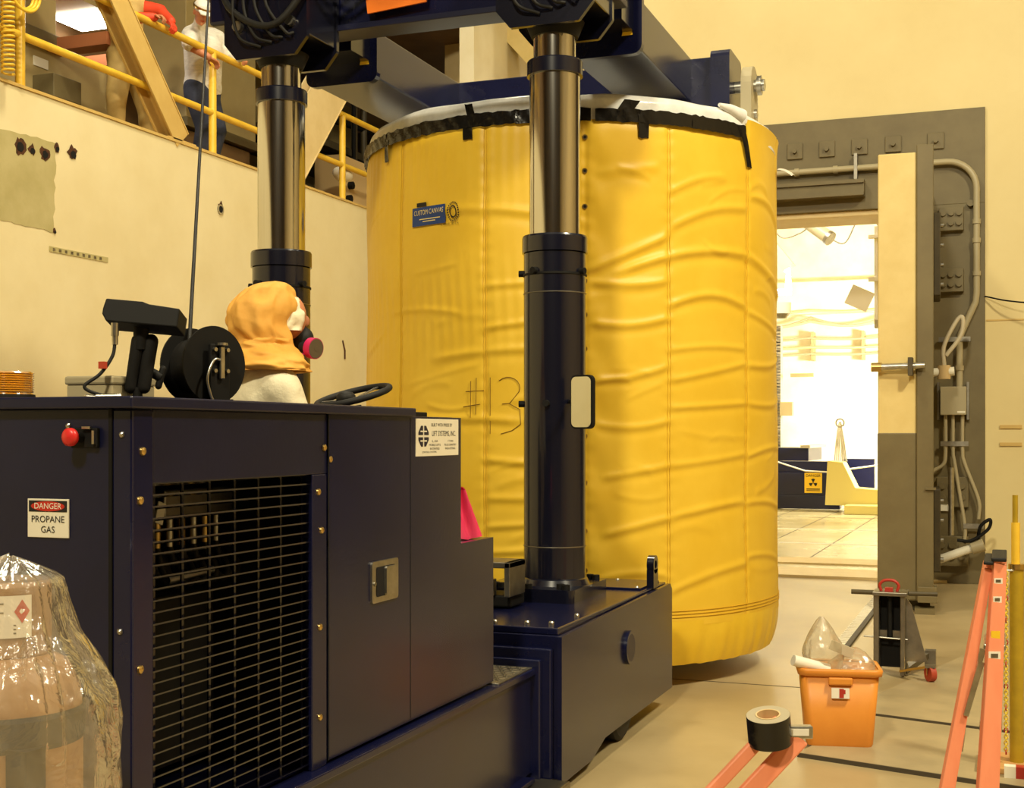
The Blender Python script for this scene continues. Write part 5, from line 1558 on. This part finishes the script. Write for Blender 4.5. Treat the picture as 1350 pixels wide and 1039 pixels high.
for k, dd in enumerate((-.0, .30)):
    rail(G(), L3(.002, dd, 1.135), L3(-.055, dd - .18, .0), .046, .085, .035).build('front_rail', 'orange_fibre', sl, bevel=.004)
    rail(G(), L3(-.04, dd + .02, 1.115), L3(-.245, dd - .10, .0), .032, .058, .03).build('rear_rail', 'orange_fibre', sl, bevel=.004)
for z in (.28, .56, .84):
    t_ = (1.135 - z) / 1.135
    G().bar(L3(.002 - .057 * t_, .0 - .18 * t_, z), L3(.002 - .057 * t_, .3 - .18 * t_, z), .075, .022).build('step', 'zinc', sl, bevel=.004)
    G().bar(L3(-.04 - .2 * t_, .02 - .12 * t_, z - .08), L3(-.04 - .2 * t_, .32 - .12 * t_, z - .08), .03, .02).build('rear_rung', 'zinc', sl)
G().bar(L3(-.035, -.03, 1.138), L3(-.035, .33, 1.138), .034, .012).bar(L3(.002, -.03, 1.15), L3(.002, .34, 1.15), .052, .014).build('top_cap', 'rubber', sl, bevel=.004)
rail(G(), L3(-.06, -.05, .79), L3(-.115, -.06, .60), .022, .018, .006).build('spreader', 'zinc', sl)
rail(G(), L3(-.06, .25, .79), L3(-.115, .24, .60), .022, .018, .006).build('spreader', 'zinc', sl)
for (z, w_, h_, m) in ((1.01, .030, .022, 'paper'), (1.075, .030, .020, 'paper'), (.885, .032, .032, 'sign_yellow'), (.815, .042, .030, 'paper')):
    t_ = (1.135 - z) / 1.135
    G().obox(L3(.003 - .057 * t_, -.0195 - .18 * t_, z), (w_, .002, h_), MY).build('ladder_sticker', m, sl)
    if m == 'paper':
        G().obox(L3(.003 - .057 * t_, -.021 - .18 * t_, z), (w_ * .6, .001, h_ * .5), MY).build('sticker_print', 'dull_steel', sl)

# second ladder, leaning, with a tape roll on it
s2 = T('folded_ladder', 'folded orange ladder leaning in at the bottom edge', 'ladder', (-.9, 2.9, 0))
K0 = Vector((-.49, 3.24, .87))       # head of the ladder
dl = Vector((-.62, -.36, -.70)).normalized()
ln = .87 / -dl.z
sd = (MY @ Vector((.75, -.1, -.66))).normalized()
for off, w_ in ((-.048, .034), (.018, .052)):
    p0 = K0 + sd * off
    p1 = p0 + dl * ln
    up_ = dl.cross(sd).normalized()
    G().bar(p0, p1, .03 if off < 0 else .045, .03, up=up_).build('ladder_rail', 'orange_fibre', s2, bevel=.004)
G().obox(K0 + dl * .0 + sd * .015 + UZ * .012, (.062, .03, .030), MY).build('head_bracket', 'zinc', s2, bevel=.003)
G().obox(K0 + dl * .0 + sd * .012 + MY @ Vector((0, -.018, .012)), (.044, .002, .016), MY).build('bracket_label', 'paper', s2)
for k in (.35, .7):
    p = K0 + dl * ln * k
    G().bar(p - sd * .05, p + sd * .05, .03, .012, up=dl).build('ladder_rung', 'zinc', s2)
tn = Vector((-.04, -.22, .97)).normalized()
tpc = Vector((-.545, 3.20, .885))
tr = T('tape_roll', 'roll of black tape resting on the folded orange ladder', 'tape roll', tpc)
G().ring(tpc - tn * .038, tpc + tn * .034, .053, .030, 40).build('tape_winding', 'black_tape', tr)
G().ring(tpc + tn * .034, tpc + tn * .0345, .0525, .030, 40).build('tape_side', 'tape_side', tr)
G().ring(tpc - tn * .037, tpc + tn * .036, .030, .0265, 40).build('tape_core', 'card_core', tr)

# stanchion with chain
sp = T('stanchion', 'yellow telescoping stanchion post behind the standing ladder', 'stanchion', (.03, 6.64, 0))
G().cyl((.035, 6.64, .05), (.035, 6.64, .98), .032, n=18).build('outer_post', 'yellow_olive', sp)
G().cyl((.030, 6.64, .98), (.030, 6.64, 1.18), .020, n=14).build('middle_post', 'yellow_rail', sp)
G().cyl((.028, 6.64, 1.18), (.028, 6.64, 1.31), .013, n=12).build('inner_post', 'yellow_olive', sp)
G().cyl((.035, 6.64, .96), (.035, 6.64, .985), .038, n=18).build('post_collar', 'brass', sp)
G().box(-.14, .24, 6.48, 6.82, .022, .05).build('post_base', 'wood', sp, bevel=.004)
cnh = T('hanging_chain', 'yellow and dark plastic chain hanging down the stanchion', 'chain', (0, 6.6, .1))
for k in range(58):
    z = .10 + k * .0148
    p = Vector((-.012, 6.596, z))
    ax = Vector((1, 0, 0)) if k % 2 else Vector((.2, 1, 0)).normalized()
    G().tube([p + ax * .0085 * math.cos(a) + UZ * .0115 * math.sin(a) for a in [2 * PI * i / 8 for i in range(8)]], .003, 4, closed=True).build('chain_link', 'yellow_chain' if k % 7 else 'handle_red', cnh)
G().cyl((-.012, 6.60, .955), (.035, 6.62, .955), .005, n=8).build('chain_hook', 'zinc', cnh)
t = T('striped_board', 'red and white striped board on the floor by the stanchion', 'board', (.05, 6.45, .022))
for k in range(5):
    G().box(-.02 + k * .05, .03 + k * .05, 6.42, 6.47, .022, .075).build('board_stripe', 'handle_red' if k % 2 else 'white_sign', t)

# ------------------------------------------------------------------ plastic covered tank at the lower left
tk = T('gas_tank', 'tan steel tank with a collar under the clear plastic cover', 'tank', (-1.935, 2.16, 0))
tc_ = (-1.935, 2.16, 0)
G().lathe([(0, .0), (.13, .0), (.15, .04), (.15, 1.02), (.145, 1.08), (.12, 1.13), (.08, 1.15), (0, 1.155)], tc_, 40, sharp=False).build('tank_body', 'tank_tan', tk)
G().lathe([(.082, 1.14), (.088, 1.15), (.088, 1.29), (.084, 1.30), (.078, 1.29), (.078, 1.14)], tc_, 32).build('tank_collar', 'tank_tan', tk)
G().lathe([(.152, .60), (.156, .61), (.156, .66), (.152, .67)], tc_, 40).build('tank_band', 'dull_steel', tk)
G().lathe([(.151, .97), (.155, .98), (.155, 1.03), (.151, 1.04)], tc_, 40).build('tank_band', 'engine_dark', tk)
G().box(tc_[0] + .10, tc_[0] + .15, tc_[1] - .115, tc_[1] - .06, .3, .98).build('tank_strap', 'engine_dark', tk)
G().cyl((tc_[0], tc_[1], 1.15), (tc_[0], tc_[1], 1.25), .02, n=12).lathe([(.035, 1.25), (.04, 1.26), (.035, 1.28), (0, 1.285)], tc_, 16).build('tank_valve', 'brass', tk)
g = G()
fl = lambda a, z, r=.0905: (tc_[0] + r * math.cos(a), tc_[1] + r * math.sin(a), z)
A0, A1 = -1.25, -.30
g.add([fl(A0 + (A1 - A0) * i / 8, z) for i in range(9) for z in (1.19, 1.275)], [(2 * i, 2 * i + 2, 2 * i + 3, 2 * i + 1) for i in range(8)])
lb = g.build('hazard_label', 'paper', tk)
am, zm = -.52, 1.243
G().add([fl(am - .17, zm, .0915), fl(am, zm - .024, .0915), fl(am + .17, zm, .0915), fl(am, zm + .024, .0915)], [(0, 1, 2, 3)]).build('hazard_diamond', 'sign_red', lb)
g = G()
for (a, z, wd) in ((-1.0, 1.258, .09), (-1.0, 1.24, .09), (-.9, 1.214, .25), (-.9, 1.206, .25), (-.9, 1.198, .25)):
    g.add([fl(a - wd, z, .0915), fl(a + wd, z, .0915), fl(a + wd, z + .003, .0915), fl(a - wd, z + .003, .0915)], [(0, 1, 2, 3)])
g.build('label_lines', 'dull_steel', lb)


def cover(u, v):
    a = 2 * PI * u
    z = 1.345 - 1.33 * v ** 1.15
    rb = [0.004, .105, .120, .140, .180, .215, .225, .225, .235, .24]
    k = min(v * 3.2, 1) * 6 + max(0, v * 3.2 - 1) / 2.2 * 3
    i = min(int(k), 8)
    r = rb[i] + (rb[i + 1] - rb[i]) * (k - i)
    d = Vector((math.cos(a), math.sin(a), 0))
    f_ = noise.noise(Vector((d.x * 2.2, d.y * 2.2, z * 3.0 + 4))) * .5 + abs(noise.noise(Vector((d.x * 5, d.y * 5, z * 2.2)))) * .5 + .25 * abs(noise.noise(Vector((d.x * 11, d.y * 11, z * 9))))
    r *= 1 + .22 * (f_ - .25) * min(1, v * 6)
    return (tc_[0] + r * d.x + .01, tc_[1] + r * d.y, z + .02 * f_)


tag(G().grid(cover, 150, 110, closeu=True).build('plastic_cover', 'clear_wrap'), 'crinkled clear plastic sheet draped over the tan tank', 'plastic cover')
